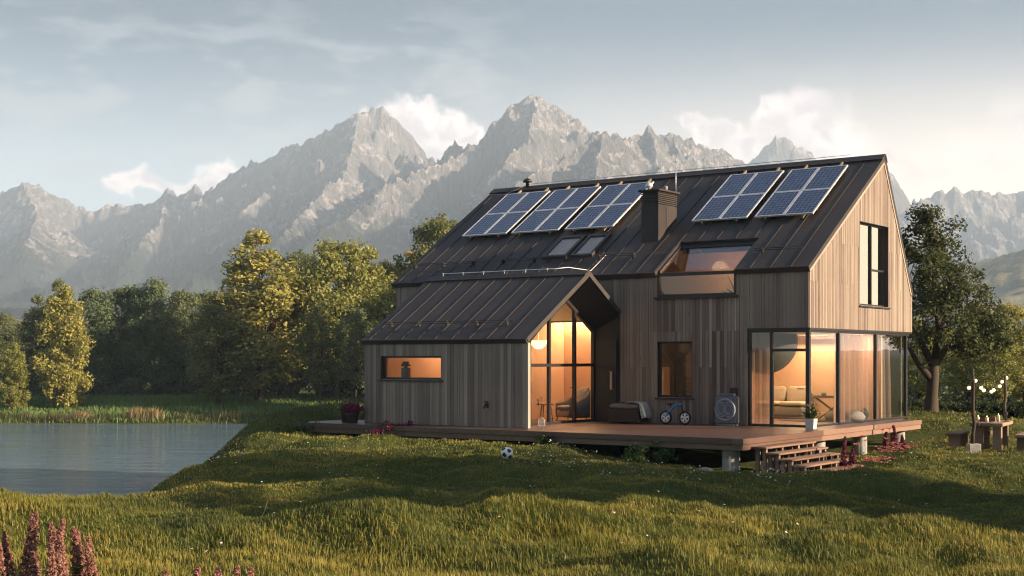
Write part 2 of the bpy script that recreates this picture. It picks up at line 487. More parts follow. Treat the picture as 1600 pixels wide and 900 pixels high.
def mountain_mat():
    m, nt, b = new_mat('mountain_rock')
    geo = nt.n('ShaderNodeNewGeometry'); n3 = nt.noise(1.0, nt.coord('Object', (0.26, 0.10, 0.06)), 4, 0.7)
    sp = nt.n('ShaderNodeSeparateXYZ'); nt.l(geo.outputs['Position'], sp.inputs[0])
    sn = nt.n('ShaderNodeSeparateXYZ'); nt.l(geo.outputs['Normal'], sn.inputs[0])
    v = nt.coord('Object', (0.01, 0.01, 0.004))
    n = nt.noise(1.0, v, 8, 0.68, 0.6)
    v2 = nt.coord('Object', (0.075, 0.03, 0.014)); n2 = nt.noise(1.0, v2, 7, 0.72, 0.8)
    rock = nt.ramp(nt.math('MULTIPLY_ADD', n3, 0.35, nt.math('MULTIPLY_ADD', n2, 0.45, nt.math('MULTIPLY', n, 0.2))), [(0.38, (0.060, 0.060, 0.066)), (0.5, (0.135, 0.130, 0.132)), (0.62, (0.25, 0.235, 0.23))])
    scree = nt.ramp(n2, [(0.40, (0.11, 0.11, 0.12)), (0.5, (0.25, 0.24, 0.245)), (0.60, (0.47, 0.44, 0.43))])
    green = nt.ramp(n2, [(0.35, (0.018, 0.027, 0.024)), (0.65, (0.040, 0.050, 0.040))])
    # scree and turf lie on the gentler slopes, rock walls on the steep ones
    flat = nt.math('ADD', sn.outputs[2], nt.math('MULTIPLY_ADD', n, 0.7, -0.35))
    c = nt.mix(nt.ramp(flat, [(0.66, (0, 0, 0)), (0.76, (1, 1, 1))]), rock, scree)
    alt = nt.math('ADD', sp.outputs[2], nt.math('ADD', nt.math('MULTIPLY_ADD', n, 300, -150), nt.math('MULTIPLY_ADD', n2, 160, -80)))
    g = nt.n('ShaderNodeMapRange', ins={'Value': alt, 'From Min': 270.0, 'From Max': 190.0}); g.clamp = True
    c = nt.mix(g.outputs[0], c, green)
    nt.l(c, b.inputs['Base Color']); b.inputs['Roughness'].default_value = 0.95; b.inputs['Specular IOR Level'].default_value = 0.1
    nt.l(nt.bump(nt.math('MULTIPLY_ADD', n3, 0.35, nt.math('MULTIPLY_ADD', n2, 0.8, n)), 1.0, 20.0), b.inputs['Normal'])
    return m
M['mountain'] = mountain_mat()

def hill_mat():
    m, nt, b = new_mat('wooded_hill')
    v = nt.coord('Object', (0.02, 0.02, 0.02)); n = nt.noise(1, v, 5, 0.6); n2 = nt.noise(22, v, 4, 0.7)
    c = nt.ramp(nt.math('MULTIPLY_ADD', n2, 0.4, nt.math('MULTIPLY', n, 0.6)), [(0.38, (0.07, 0.085, 0.04)), (0.5, (0.16, 0.15, 0.07)), (0.62, (0.30, 0.26, 0.13))])
    nt.l(c, b.inputs['Base Color']); b.inputs['Roughness'].default_value = 0.95; b.inputs['Specular IOR Level'].default_value = 0.1
    nt.l(nt.bump(n2, 0.9, 2.0), b.inputs['Normal'])
    return m
M['hill'] = hill_mat()

def solar_mat():
    m, nt, b = new_mat('solar_cells')
    tc = nt.n('ShaderNodeTexCoord'); sp = nt.n('ShaderNodeSeparateXYZ'); nt.l(tc.outputs['Generated'], sp.inputs[0])
    def grid(o, k, w):
        f = nt.math('FRACT', nt.math('MULTIPLY', o, k)); return nt.math('GREATER_THAN', nt.math('ABSOLUTE', nt.math('SUBTRACT', f, 0.5)), 0.5 - w)
    g = nt.math('MAXIMUM', grid(sp.outputs[0], 6, 0.045), grid(sp.outputs[1], 10, 0.045))
    fine = nt.math('MULTIPLY', grid(sp.outputs[0], 18, 0.06), 0.25)
    v = nt.coord('Object'); n = nt.noise(5, v, 2)
    cell = nt.ramp(n, [(0.3, (0.010, 0.022, 0.065)), (0.7, (0.020, 0.042, 0.11))])
    c = nt.mix(nt.math('MAXIMUM', g, fine), cell, (0.17, 0.20, 0.27))
    nt.l(c, b.inputs['Base Color']); b.inputs['Roughness'].default_value = 0.12; b.inputs['IOR'].default_value = 1.5
    return m
M['solar'] = solar_mat()

def curtain_mat():
    m = bpy.data.materials.new('sheer_curtain'); m.use_nodes = True
    t = m.node_tree; t.nodes.clear(); nt = NT(t)
    out = nt.n('ShaderNodeOutputMaterial')
    v = nt.coord('Object', (30, 30, 30)); n = nt.noise(1, v, 3)
    c = nt.ramp(n, [(0.3, (0.50, 0.34, 0.30)), (0.7, (0.62, 0.44, 0.39))])
    d = nt.n('ShaderNodeBsdfDiffuse'); nt.l(c, d.inputs[0]); tl = nt.n('ShaderNodeBsdfTranslucent'); nt.l(c, tl.inputs[0])
    mx = nt.n('ShaderNodeMixShader', ins={'Fac': 0.6}); nt.l(d.outputs[0], mx.inputs[1]); nt.l(tl.outputs[0], mx.inputs[2])
    tp = nt.n('ShaderNodeBsdfTransparent'); m2 = nt.n('ShaderNodeMixShader', ins={'Fac': 0.30}); nt.l(mx.outputs[0], m2.inputs[1]); nt.l(tp.outputs[0], m2.inputs[2])
    nt.l(m2.outputs[0], out.inputs[0])
    return m
M['curtain'] = curtain_mat()

def ball_mat():
    m, nt, b = new_mat('football_leather')
    nt.l(nt.ramp(nt.attr('rnd'), [(0, (0.015, 0.015, 0.015)), (0.5, (0.8, 0.79, 0.76))], 'CONSTANT'), b.inputs['Base Color'])
    b.inputs['Roughness'].default_value = 0.4
    return m
M['football'] = ball_mat()
# ----------------------------------------------------------------------------
# the house (built in its own axes: x along the front, y into the depth)
# ----------------------------------------------------------------------------
house = thing('timber_house', 'timber-clad house with dark metal roof, solar panels and a lower gabled wing', 'house', HOUSE, HR)

RM = 3.61 / 5.65
RN = Vector((0, -RM, 1)).normalized(); RS = Vector((0, 1, RM)).normalized()
def roofP(x, y, h=0.0):
    return Vector((x, y, 4.47 + RM * y)) + RN * h
RM2 = (8.08 - 4.03) / (8.09 - 5.65)
AM = 1.91 / 3.06
AN = Vector((0, -AM, 1)).normalized(); AN2 = Vector((0, AM, 1)).normalized()
def annexP(x, y, h=0.0):
    return Vector((x, y, 2.47 + AM * (y + 4.83))) + AN * h
def annexP2(x, y, h=0.0):
    return Vector((x, y, 4.38 - AM * (y + 1.77))) + AN2 * h

def slab(mb, P, x0, x1, y0, y1, h0, h1, rnd=0.5):
    vs = [P(x0, y0, h0), P(x1, y0, h0), P(x1, y1, h0), P(x0, y1, h0), P(x0, y0, h1), P(x1, y0, h1), P(x1, y1, h1), P(x0, y1, h1)]
    return mb.hexa(vs, rnd)

def intervals(z0, z1, holes):
    segs = [(z0, z1)]
    for (h0, h1) in holes:
        out = []
        for (a, b) in segs:
            if h1 <= a or h0 >= b: out.append((a, b)); continue
            if h0 > a: out.append((a, h0))
            if h1 < b: out.append((h1, b))
        segs = out
    return [s for s in segs if s[1] - s[0] > 0.01]

def board_wall(name, fn, a0, a1, z0, ztop, holes, seed, joints=(), wmin=0.085, wmax=0.155, parent=None, core=0.15, kinks=(), corner0=0.0, corner1=0.0):
    """vertical boards on a core; fn(a, d, z) puts them in place, d is outward"""
    rs = random.Random(seed); mb = MB()
    edges = sorted(set([a0, a1] + [h[0] for h in holes] + [h[1] for h in holes] + list(kinks)))
    edges = [e for e in edges if a0 <= e <= a1]
    for e0, e1 in zip(edges, edges[1:]):
        if e1 - e0 < 1e-4: continue
        mid = (e0 + e1) / 2
        hs = [(h[2], h[3]) for h in holes if h[0] < mid < h[1]]
        for (s0, s1) in intervals(z0, 99, hs):   # the core
            t0 = min(s1, ztop(e0)); t1 = min(s1, ztop(e1))
            if max(t0, t1) - s0 > 0.02:
                mb.hexa([fn(e0, -core, s0), fn(e1, -core, s0), fn(e1, -0.008, s0), fn(e0, -0.008, s0),
                         fn(e0, -core, max(t0, s0)), fn(e1, -core, max(t1, s0)), fn(e1, -0.008, max(t1, s0)), fn(e0, -0.008, max(t0, s0))], 0.15)
        a = e0
        while a < e1 - 1e-4:
            w = rs.uniform(wmin, wmax)
            if e1 - a - w < wmin * 0.7: w = e1 - a
            b = min(a + w, e1); g = 0.0035
            jz = [z0 + 0.0] + [j + (rs.choice((0, 0, 0.0))) for j in joints if rs.random() < 0.8] + [99]
            for (s0, s1) in intervals(z0, 99, hs):
                cuts = [s0] + [j for j in jz if s0 < j < s1] + [s1]
                for c0, c1 in zip(cuts, cuts[1:]):
                    t0 = min(c1, ztop(a + g)); t1 = min(c1, ztop(b - g))
                    if max(t0, t1) <= c0 + 0.01: continue
                    t0 = max(t0, c0 + 0.002); t1 = max(t1, c0 + 0.002)
                    d = 0.022 + rs.uniform(-0.004, 0.004); gz = 0.004 if c0 > s0 else 0
                    r = min(max(rs.gauss(0.47, 0.14), 0), 1)
                    ex0 = d if (a == a0 and corner0) else 0; ex1 = d if (b == a1 and corner1) else 0
                    mb.hexa([fn(a + g - ex0, -0.006, c0 + gz), fn(b - g + ex1, -0.006, c0 + gz), fn(b - g + ex1, d, c0 + gz), fn(a + g - ex0, d, c0 + gz),
                             fn(a + g - ex0, -0.006, t0), fn(b - g + ex1, -0.006, t1), fn(b - g + ex1, d, t1), fn(a + g - ex0, d, t0)], r)
            a = b
    return mb.build(name, M['cladding'], parent)

F0 = lambda a, d, z: (a, -d, z)                    # main front
G0 = lambda a, d, z: (0 + d, a, z)                 # right gable
AF = lambda a, d, z: (a, -4.83 - d, z)             # wing front

def gtop(y):
    return (4.47 + RM * y if y <= 5.65 else 8.08 - RM2 * (y - 5.65)) - 0.15

w = board_wall('wall', F0, -14.72, 0, 0, lambda a: 4.36, [(-4.70, -2.17, 3.67, 9), (-4.70, -3.56, 0.75, 2.37), (-1.83, 0.0, -1, 2.72), (-11.5, -6.95, -1, 2.98)], 1, (2.66, 1.62), 0.075, 0.135, parent=house)
w = board_wall('wall', G0, 0.0, 8.09, 2.72, gtop, [(3.62, 5.97, 3.45, 5.92)], 2, (5.15, 4.0), 0.07, 0.12, parent=house, kinks=(5.65,))
w = board_wall('wall', lambda a, d, z: (-14.72 - d, a, z), 0, 8.09, 0, gtop, [], 3, (2.66, 5.2), 0.12, 0.2, parent=house, kinks=(5.65,))
w = board_wall('wall', lambda a, d, z: (a, 8.09 + d, z), -14.72, 0, 2.72, lambda a: 3.9, [], 4, (), 0.15, 0.25, parent=house)
w = board_wall('wall', lambda a, d, z: (a, 7.74 + d, z), -14.6, -0.2, 0, lambda a: 2.70, [], 5, (), 0.15, 0.25, parent=house)
w = board_wall('wall', AF, -11.79, -6.0, 0, lambda a: 2.34, [(-11.17, -8.91, 1.28, 1.95)], 6, (), 0.085, 0.15, parent=house)
w = board_wall('wall', lambda a, d, z: (-11.79 - d, a, z), -4.83, 0, 0, lambda y: (2.47 + AM * (y + 4.83) if y < -1.77 else 4.38 - AM * (y + 1.77)) - 0.14, [], 8, (), parent=house, kinks=(-1.77,))
# corner posts and soffit
m = MB(); m.box(-6.0, -5.935, -4.852, -4.74, 0, 2.30, 0.85)
m.build('corner_trim', M['cladding'], house)
m = MB(); m.box(-1.83, 0.0, 0.004, 7.9, 2.655, 2.715); m.build('soffit', M['dark'], house)

# --- main roof
m = MB()
XL, XR = -14.80, 0.05
slab(m, roofP, XL, -4.72, -0.13, 5.65, -0.12, 0.0)
slab(m, roofP, -4.72, -2.15, 1.42, 5.65, -0.12, 0.0)
slab(m, roofP, -2.15, XR, -0.13, 5.65, -0.12, 0.0)
N2 = Vector((0, RM2, 1)).normalized()
P2 = lambda x, y, h=0.0: Vector((x, y, 8.08 - RM2 * (y - 5.65))) + N2 * h
slab(m, P2, XL, XR, 5.65, 8.16, -0.12, -0.002)
# ridge cap, eave flashing and upturned verge
slab(m, roofP, XL - 0.01, XR + 0.01, 5.38, 5.66, 0.012, 0.05)
slab(m, P2, XL - 0.01, XR + 0.01, 5.64, 5.78, 0.012, 0.05)
for (a, b) in ((XL - 0.012, -4.70), (-2.17, XR + 0.012)):
    slab(m, roofP, a, b, -0.16, -0.128, -0.14, 0.012)
roof = m.build('roof', M['roof'], house)
m = MB()
x = -14.55
while x < 0:
    y0 = 1.46 if -4.74 < x < -2.13 else -0.12
    slab(m, roofP, x - 0.010, x + 0.010, y0, 5.38, 0.002, 0.022)
    x += 0.612
m.build('standing_seam', M['roof'], roof)
m = MB()
for (a, b, y) in ((-14.7, -4.85, 0.72), (-1.9, -0.45, 0.62)):
    for hh in (0.09, 0.15):
        m.tube([roofP(a, y, hh), roofP(b, y, hh)], 0.012, 6)
    xx = a + 0.25
    while xx < b:
        slab(m, roofP, xx - 0.010, xx + 0.010, y - 0.03, y + 0.06, 0.004, 0.16); xx += 1.22
m.build('snow_guard', M['dark'], roof)
# verge trim under the roof edge (light wood edge)
m = MB()
slab(m, roofP, 0.0, 0.042, -0.10, 5.60, -0.20, -0.122, 0.8)
slab(m, P2, 0.0, 0.042, 5.66, 8.12, -0.20, -0.122, 0.8)
m.build('verge_board', M['cladding'], house)

# --- roof window and the tall window under it (one glazed opening)
fr = MB()
for xx in (-4.70, -2.17):
    fr.box(xx - 0.0 if xx < -4 else xx - 0.07, xx + 0.07 if xx < -4 else xx, -0.03, 0.07, 3.67, 4.36)
    a = xx if xx < -4 else xx - 0.06
    slab(fr, roofP, a, a + 0.06, 0.0, 1.42, -0.15, -0.05)
fr.box(-4.63, -2.24, -0.03, 0.07, 3.67, 3.74); fr.box(-4.63, -2.24, -0.05, 0.09, 4.27, 4.36)
slab(fr, roofP, -4.64, -2.23, 1.24, 1.42, -0.30, -0.09)
fr.box(-4.78, -2.10, -0.10, -0.03, 3.60, 3.665)
win = fr.build('roof_window', M['dark'], house)
p = MB(); p.box(-4.63, -2.24, 0.015, 0.03, 3.74, 4.27); p.build('pane', M['glass_mid'], win)
p = MB(); slab(p, roofP, -4.64, -2.23, 0.06, 1.24, -0.13, -0.115); p.build('pane', M['glass_mid'], win)
# the room behind: timber lined attic
m = MB()
slab(m, roofP, -7.2, -4.75, 0.25, 5.2, -0.20, -0.17, 0.4); slab(m, roofP, -2.12, -0.2, 0.25, 5.2, -0.20, -0.17, 0.5)
slab(m, roofP, -4.75, -2.12, 1.44, 5.2, -0.20, -0.17, 0.6)
m.box(-7.2, -0.2, 3.30, 3.40, 2.92, 6.3, 0.35)
m.prism([(0.2, 2.92), (3.3, 2.92), (3.3, 6.30), (0.2, 4.35)], 'x', -7.2, -7.1, 0.55)
m.build('attic_lining', M['inner_wood'], house)
m = MB(); m.box(-6.6, -0.16, 0.16, 7.9, 2.72, 2.90); m.build('upper_floor', M['inner_wood'], house)

def window(name, fn, a0, a1, z0, z1, recess, mull=(), trans=(), glass='glass', sill=True, bar=0.07, parent=house, mat='dark'):
    fr = MB()
    def bx(b0, b1, c0, c1, d0, d1): fr.hexa([fn(b0, d0, c0), fn(b1, d0, c0), fn(b1, d1, c0), fn(b0, d1, c0), fn(b0, d0, c1), fn(b1, d0, c1), fn(b1, d1, c1), fn(b0, d1, c1)], 0.5)
    d0, d1 = -recess - 0.06, -recess + 0.02
    bx(a0, a0 + bar, z0, z1, d0, d1); bx(a1 - bar, a1, z0, z1, d0, d1)
    bx(a0 + bar, a1 - bar, z0, z0 + bar, d0, d1); bx(a0 + bar, a1 - bar, z1 - bar, z1, d0, d1)
    for mm in mull: bx(mm - bar / 2, mm + bar / 2, z0 + bar, z1 - bar, d0, d1 + 0.012)
    for (t, b0, b1) in trans: bx(b0, b1, t - bar / 2, t + bar / 2, d0 + 0.01, d1 + 0.006)
    # dark reveal lining
    e = 0.012
    bx(a0 - 0.0, a0 + e, z0, z1, d1, 0.026); bx(a1 - e, a1, z0, z1, d1, 0.026); bx(a0 + e, a1 - e, z1 - e, z1, d1, 0.026)
    o = fr.build(name, M[mat], parent)
    p = MB(); q = -recess - 0.02
    p.hexa([fn(a0 + bar * .5, q - 0.008, z0 + bar * .5), fn(a1 - bar * .5, q - 0.008, z0 + bar * .5), fn(a1 - bar * .5, q, z0 + bar * .5), fn(a0 + bar * .5, q, z0 + bar * .5),
            fn(a0 + bar * .5, q - 0.008, z1 - bar * .5), fn(a1 - bar * .5, q - 0.008, z1 - bar * .5), fn(a1 - bar * .5, q, z1 - bar * .5), fn(a0 + bar * .5, q, z1 - bar * .5)])
    p.build('pane', M[glass], o)
    if sill:
        s = MB()
        vs = [fn(a0 - 0.06, d1, z0 - 0.05), fn(a1 + 0.06, d1, z0 - 0.05), fn(a1 + 0.06, 0.075, z0 - 0.06), fn(a0 - 0.06, 0.075, z0 - 0.06),
              fn(a0 - 0.06, d1, z0 - 0.002), fn(a1 + 0.06, d1, z0 - 0.002), fn(a1 + 0.06, 0.075, z0 - 0.018), fn(a0 - 0.06, 0.075, z0 - 0.018)]
        s.hexa(vs, 0.5); s.build('sill', M['dark'], o)
    return o

window('window', F0, -4.70, -3.56, 0.75, 2.37, 0.08, glass='glass_coated', bar=0.06)
window('window', AF, -11.17, -8.91, 1.28, 1.95, 0.10, bar=0.055)
gw = window('window', G0, 3.62, 5.97, 3.45, 5.92, 0.12, mull=(4.85,), trans=((4.55, 4.89, 5.9),), glass='glass_coated', bar=0.055)

# --- corner glazing of the living room
fr = MB()
for xx, wd in ((-1.83, 0.08), (-1.17, 0.09)):
    fr.box(xx, xx + wd, 0.02, 0.11, 0.0, 2.655)
fr.box(-0.10, 0.012, 0.0, 0.10, 0.0, 2.70)
fr.box(-1.75, -1.17, 0.03, 0.10, 0.0, 0.06); fr.box(-1.08, -0.10, 0.03, 0.10, 0.0, 0.06)
fr.box(-1.75, -1.17, 0.03, 0.10, 2.60, 2.655); fr.box(-1.08, -0.10, 0.03, 0.10, 2.60, 2.655); fr.box(-1.08, -0.10, 0.025, 0.10, 2.07, 2.15)
for yy in (2.10, 5.00, 7.62):
    fr.box(-0.09, 0.0, yy, yy + 0.11, 0.0, 2.655)
for a, b in ((0.10, 2.10), (2.21, 5.00), (5.11, 7.62)):
    fr.box(-0.08, -0.01, a, b, 0.0, 0.05); fr.box(-0.08, -0.01, a, b, 2.60, 2.655)
fr.box(-0.02, 0.03, 0.0, 8.06, 2.657, 2.718)
gl = fr.build('corner_window', M['dark'], house)
for (a, b) in ((-1.77, -1.16), (-1.10, -0.06)):
    p = MB(); p.box(a, b, 0.06, 0.068, 0.03, 2.63); p.build('pane', M['glass'], gl)
for a, b in ((0.06, 2.12), (2.19, 5.02), (5.09, 7.64)):
    p = MB(); p.box(-0.05, -0.042, a, b, 0.03, 2.63); p.build('pane', M['glass'], gl)
h = MB(); h.tube([(-0.13, 0.0, 1.05), (-0.13, -0.045, 1.05), (-0.33, -0.045, 1.05)], 0.012, 8); h.build('handle', M['dark'], gl); h = MB(); h.tube([(-1.13, 0.0, 1.32), (-1.13, -0.03, 1.32), (-1.13, -0.03, 1.5)], 0.012, 8)
h.build('handle', M['dark'], gl)
# --- living room inside
m = MB(); m.box(-5.2, -0.10, 0.16, 7.6, -0.05, -0.004); m.build('room_floor', M['step_wood'], house)
m = MB(); m.box(-5.2, -0.12, 5.75, 5.85, 0, 2.64); m.box(-5.3, -5.2, 0.17, 5.75, 0, 2.64)
m.box(-1.95, -1.84, 0.16, 0.22, 0, 2.64)
m.build('interior_wall', M['plaster_warm'], house)
m = MB(); m.box(-5.3, -3.3, 2.05, 2.12, 0, 2.64); m.box(-3.37, -3.3, 0.16, 2.05, 0, 2.64); m.build('interior_wall', M['plaster_light'], house)
m = MB(); m.box(-5.2, -0.12, 0.12, 5.8, 2.60, 2.65); m.build('room_ceiling', M['plaster_light'], house)

# --- wing roof, reveal and glass front
m = MB()
slab(m, annexP, -11.86, -5.96, -4.92, -1.77, -0.11, 0.0)
slab(m, annexP2, -11.86, -5.96, -1.77, -0.004, -0.11, -0.001)
slab(m, annexP, -11.87, -5.95, -1.98, -1.765, 0.012, 0.042); slab(m, annexP2, -11.87, -5.95, -1.775, -1.58, 0.012, 0.042)
slab(m, annexP, -11.87, -5.95, -4.95, -4.918, -0.13, 0.01)
aroof = m.build('roof', M['roof'], house)
m = MB(); x = -11.55
while x < -6.1:
    slab(m, annexP, x - 0.010, x + 0.010, -4.91, -1.985, 0.002, 0.022); x += 0.612
m.build('standing_seam', M['roof'], aroof)
m = MB()
for hh in (0.10, 0.16):
    m.tube([annexP(-11.45, -4.30, hh), annexP(-6.75, -4.30, hh)], 0.012, 6)
for k in range(5):
    xx = -11.2 + k * 1.05; slab(m, annexP, xx - 0.010, xx + 0.010, -4.33, -4.24, 0.004, 0.17)
m.build('snow_guard', M['dark'], aroof)
m = MB()
slab(m, annexP, -5.958, -5.935, -4.90, -1.772, -0.12, 0.012); slab(m, annexP2, -5.958, -5.935, -1.772, -0.03, -0.12, 0.012)
m.build('verge_board', M['seam'], aroof)
# dark funnel-shaped reveal between roof edge and glass
outer = [(-4.74, 0.0), (-4.74, 2.33), (-1.77, 4.20), (-0.03, 3.13), (-0.03, 0.0)]
inner = [(-4.62, 0.0), (-4.62, 1.62), (-1.72, 3.70), (-0.08, 2.72), (-0.08, 0.0)]
m = MB()
vs = [(-5.97, y, z) for y, z in outer] + [(-6.85, y, z) for y, z in inner] + [(-5.97, y + (0 if abs(y + 1.77) < .1 else (-0.02 if y < -2 else 0.02)), z + 0.03) for y, z in outer]
m.add(vs[:10], [(i, i + 1, i + 6, i + 5) for i in range(4)], 0.5)
m.build('entrance_reveal', M['dark_panel'], house)
m = MB(); m.box(-6.80, -6.05, -0.105, -0.085, 0.02, 2.45); d = m.build('door', M['dark_panel'], house)
m = MB(); m.bev(-6.24, -6.17, -0.175, -0.135, 0.95, 1.5, 0.006); m.box(-6.22, -6.19, -0.136, -0.104, 1.0, 1.03); m.box(-6.22, -6.19, -0.136, -0.104, 1.42, 1.45); m.build('handle', M['inner_wood'], d)
# glass front of the wing
fr = MB()
def gz(y): return 1.62 + (3.70 - 1.62) / 2.9 * (y + 4.62) if y < -1.72 else 3.70 - (3.70 - 2.72) / 1.64 * (y + 1.72)
XG = -6.86
for yy, wd in ((-4.60, 0.08), (-3.52, 0.08), (-2.53, 0.08), (-1.20, 0.09), (-0.16, 0.08)):
    fr.hexa([(XG - 0.05, yy, 0), (XG + 0.05, yy, 0), (XG + 0.05, yy + wd, 0), (XG - 0.05, yy + wd, 0),
             (XG - 0.05, yy, gz(yy)), (XG + 0.05, yy, gz(yy)), (XG + 0.05, yy + wd, gz(yy + wd)), (XG - 0.05, yy + wd, gz(yy + wd))])
fr.box(XG - 0.04, XG + 0.045, -4.6, -0.08, 1.64, 1.73); fr.box(XG - 0.04, XG + 0.04, -4.6, -0.08, 0.0, 0.06)
for (ya, yb) in ((-4.62, -1.72), (-1.72, -0.08)):
    za, zb = gz(ya + 1e-6), gz(yb - 1e-6)
    fr.hexa([(XG - 0.05, ya, za - 0.10), (XG + 0.052, ya, za - 0.10), (XG + 0.052, yb, zb - 0.10), (XG - 0.05, yb, zb - 0.10),
             (XG - 0.05, ya, za), (XG + 0.052, ya, za), (XG + 0.052, yb, zb), (XG - 0.05, yb, zb)])
gf = fr.build('gable_window', M['dark'], house)
p = MB(); p.prism([(-4.6, 0.02), (-0.1, 0.02), (-0.1, 2.68), (-1.72, 3.64), (-4.6, 1.58)], 'x', XG - 0.004, XG + 0.004); p.build('pane', M['glass'], gf)
h = MB(); h.tube([(XG + 0.05, -1.22, 1.02), (XG + 0.09, -1.22, 1.02), (XG + 0.09, -1.5, 1.02)], 0.012, 8); h.build('handle', M['dark'], gf)
# wing interior
m = MB()
m.box(-11.5, -6.6, 1.40, 1.46, 0, 3.45); m.box(-6.94, -6.88, 0.0, 1.40, 0, 3.45); m.box(-11.56, -11.5, -0.16, 1.40, 0, 3.45); m.prism([(-4.6, 0), (-0.16, 0), (-0.16, 3.0), (-1.77, 3.95), (-4.6, 2.2)], 'x', -11.62, -11.56)
m.box(-11.56, -11.10, -4.66, -4.60, 0, 2.2); m.box(-8.98, -6.95, -4.66, -4.60, 0, 1.6); m.box(-11.10, -8.98, -4.66, -4.60, 0, 1.25); m.box(-11.10, -8.98, -4.66, -4.60, 1.98, 2.2)
m.build('interior_wall', M['plaster_warm'], house)
m = MB(); slab(m, annexP, -11.62, -6.92, -4.60, -1.75, -0.42, -0.38); slab(m, annexP2, -11.62, -6.92, -1.75, -0.16, -0.42, -0.38); m.box(-11.5, -6.9, 0.16, 1.42, 3.45, 3.5); m.build('room_ceiling', M['plaster_light'], house)
m = MB(); m.box(-11.62, -6.90, -4.66, 1.4, -0.05, -0.004); m.build('room_floor', M['step_wood'], house)

# --- chimney
m = MB()
m.box(-6.16, -5.56, 1.55, 2.72, 5.2, 6.58)
for k in range(7):
    m.box(-6.13, -5.59, 1.58, 2.69, 6.585 + k * 0.058, 6.62 + k * 0.058); m.box(-6.17, -5.55, 1.54, 2.73, 6.62 + k * 0.058, 6.642 + k * 0.058)
m.box(-5.555, -5.545, 2.02, 2.05, 5.9, 6.55)
ch = m.build('chimney', M['roof'], roof)
m = MB(); m.bev(-6.24, -5.48, 1.47, 2.80, 6.995, 7.06, 0.015); m.build('chimney_cap', M['roof'], ch)
m = MB(); m.lathe([(0.05, 0), (0.05, 0.06), (0.11, 0.10), (0.12, 0.16), (0.08, 0.22), (0.02, 0.25)], 14, (-6.0, 1.75, 7.06)); m.build('chimney_cowl', M['alu'], ch)
m = MB(); m.lathe([(0.06, 0), (0.06, 0.16), (0.055, 0.17)], 12, (-5.75, 2.35, 7.06)); m.build('flue_pipe', M['concrete'], ch)
m = MB(); m.tube([(-5.62, 2.76, 6.6), (-5.62, 2.76, 8.15)], [0.016, 0.008], 6); m.build('lightning_rod', M['steel'], roof)
# ridge vent, wires
m = MB(); m.lathe([(0.06, -0.1), (0.06, 0.16), (0.17, 0.18), (0.16, 0.24), (0.08, 0.31), (0.01, 0.33)], 16, (-13.27, 5.6, 8.08)); m.build('roof_vent', M['dark'], roof)
m = MB()
pts = [roofP(-14.75, 5.2, 0.08), roofP(-13.9, 5.1, 0.08), roofP(-13.45, 5.5, 0.1)] + [Vector((-13.2 + k * 1.35, 5.65, 8.19 + 0.012 * (k % 2))) for k in range(10)]
m.tube(pts, 0.009, 5)
for k in range(10): m.tube([(-13.2 + k * 1.35, 5.65, 8.10), (-13.2 + k * 1.35, 5.65, 8.19)], 0.008, 4)
m.build('lightning_cable', M['steel'], roof)
m = MB()
ap = [Vector((-11.3 + k * 0.78, -1.77, 4.50)) for k in range(6)] + [Vector((-7.15, -1.72, 4.50)), Vector((-6.98, -1.3, 4.56)), roofP(-6.95, -0.05, 0.10), roofP(-6.95, 0.8, 0.07)]
m.tube(ap, 0.014, 6)
for k in range(6): m.ball((-11.3 + k * 0.78, -1.77, 4.49), 0.032, 8, 6); m.tube([(-11.3 + k * 0.78, -1.77, 4.40), (-11.3 + k * 0.78, -1.77, 4.49)], 0.010, 4)
m.build('lightning_cable', M['alu'], aroof)

# --- skylights
for (a, b) in ((-9.37, -8.43), (-8.30, -7.50)):
    m = MB(); y0, y1 = 0.86, 2.02
    slab(m, roofP, a, a + 0.10, y0, y1, 0.004, 0.10); slab(m, roofP, b - 0.10, b, y0, y1, 0.004, 0.10)
    slab(m, roofP, a + 0.10, b - 0.10, y0, y0 + 0.07, 0.004, 0.098); slab(m, roofP, a + 0.10, b - 0.10, y1 - 0.12, y1, 0.004, 0.104)
    s = m.build('skylight', M['seam'], roof)
    m = MB(); slab(m, roofP, a + 0.09, b - 0.09, y0 + 0.06, y1 - 0.10, 0.05, 0.075); m.build('pane', M['glass_mid'], s)
    m = MB(); slab(m, roofP, a + 0.10, b - 0.10, y0 + 0.07, y1 - 0.11, 0.012, 0.03, 0.6); m.build('blind', M['inner_wood'], s)

# --- solar panels: five arrays of two by two
for (a, b) in ((-13.68, -11.80), (-11.60, -9.70), (-9.46, -7.62), (-4.80, -2.94), (-2.70, -0.84)):
    for i in range(2):
        for j in range(2):
            w_ = (b - a) / 2; x0 = a + i * w_ + 0.006; x1 = a + (i + 1) * w_ - 0.006
            y0 = 2.32 + j * 1.335 + 0.005; y1 = y0 + 1.32
            m = MB(); slab(m, roofP, x0 + 0.03, x1 - 0.03, y0 + 0.026, y1 - 0.026, 0.135, 0.158)
            sp_ = m.build('solar_panel', M['solar'], roof)
            f = MB(); slab(f, roofP, x0, x0 + 0.045, y0, y1, 0.115, 0.163); slab(f, roofP, x1 - 0.045, x1, y0, y1, 0.115, 0.163)
            slab(f, roofP, x0 + 0.045, x1 - 0.045, y0, y0 + 0.034, 0.115, 0.163); slab(f, roofP, x0 + 0.045, x1 - 0.045, y1 - 0.034, y1, 0.115, 0.163)
            f.build('panel_frame', M['alu'], sp_)
    m = MB()
    for xx in (a + 0.35, b - 0.35): slab(m, roofP, xx, xx + 0.05, 2.25, 5.30, 0.044, 0.112)
    for yy in (2.6, 3.4, 3.95, 4.7): slab(m, roofP, a, b, yy, yy + 0.04, 0.09, 0.113)
    m.build('panel_rail', M['brass'], roof)

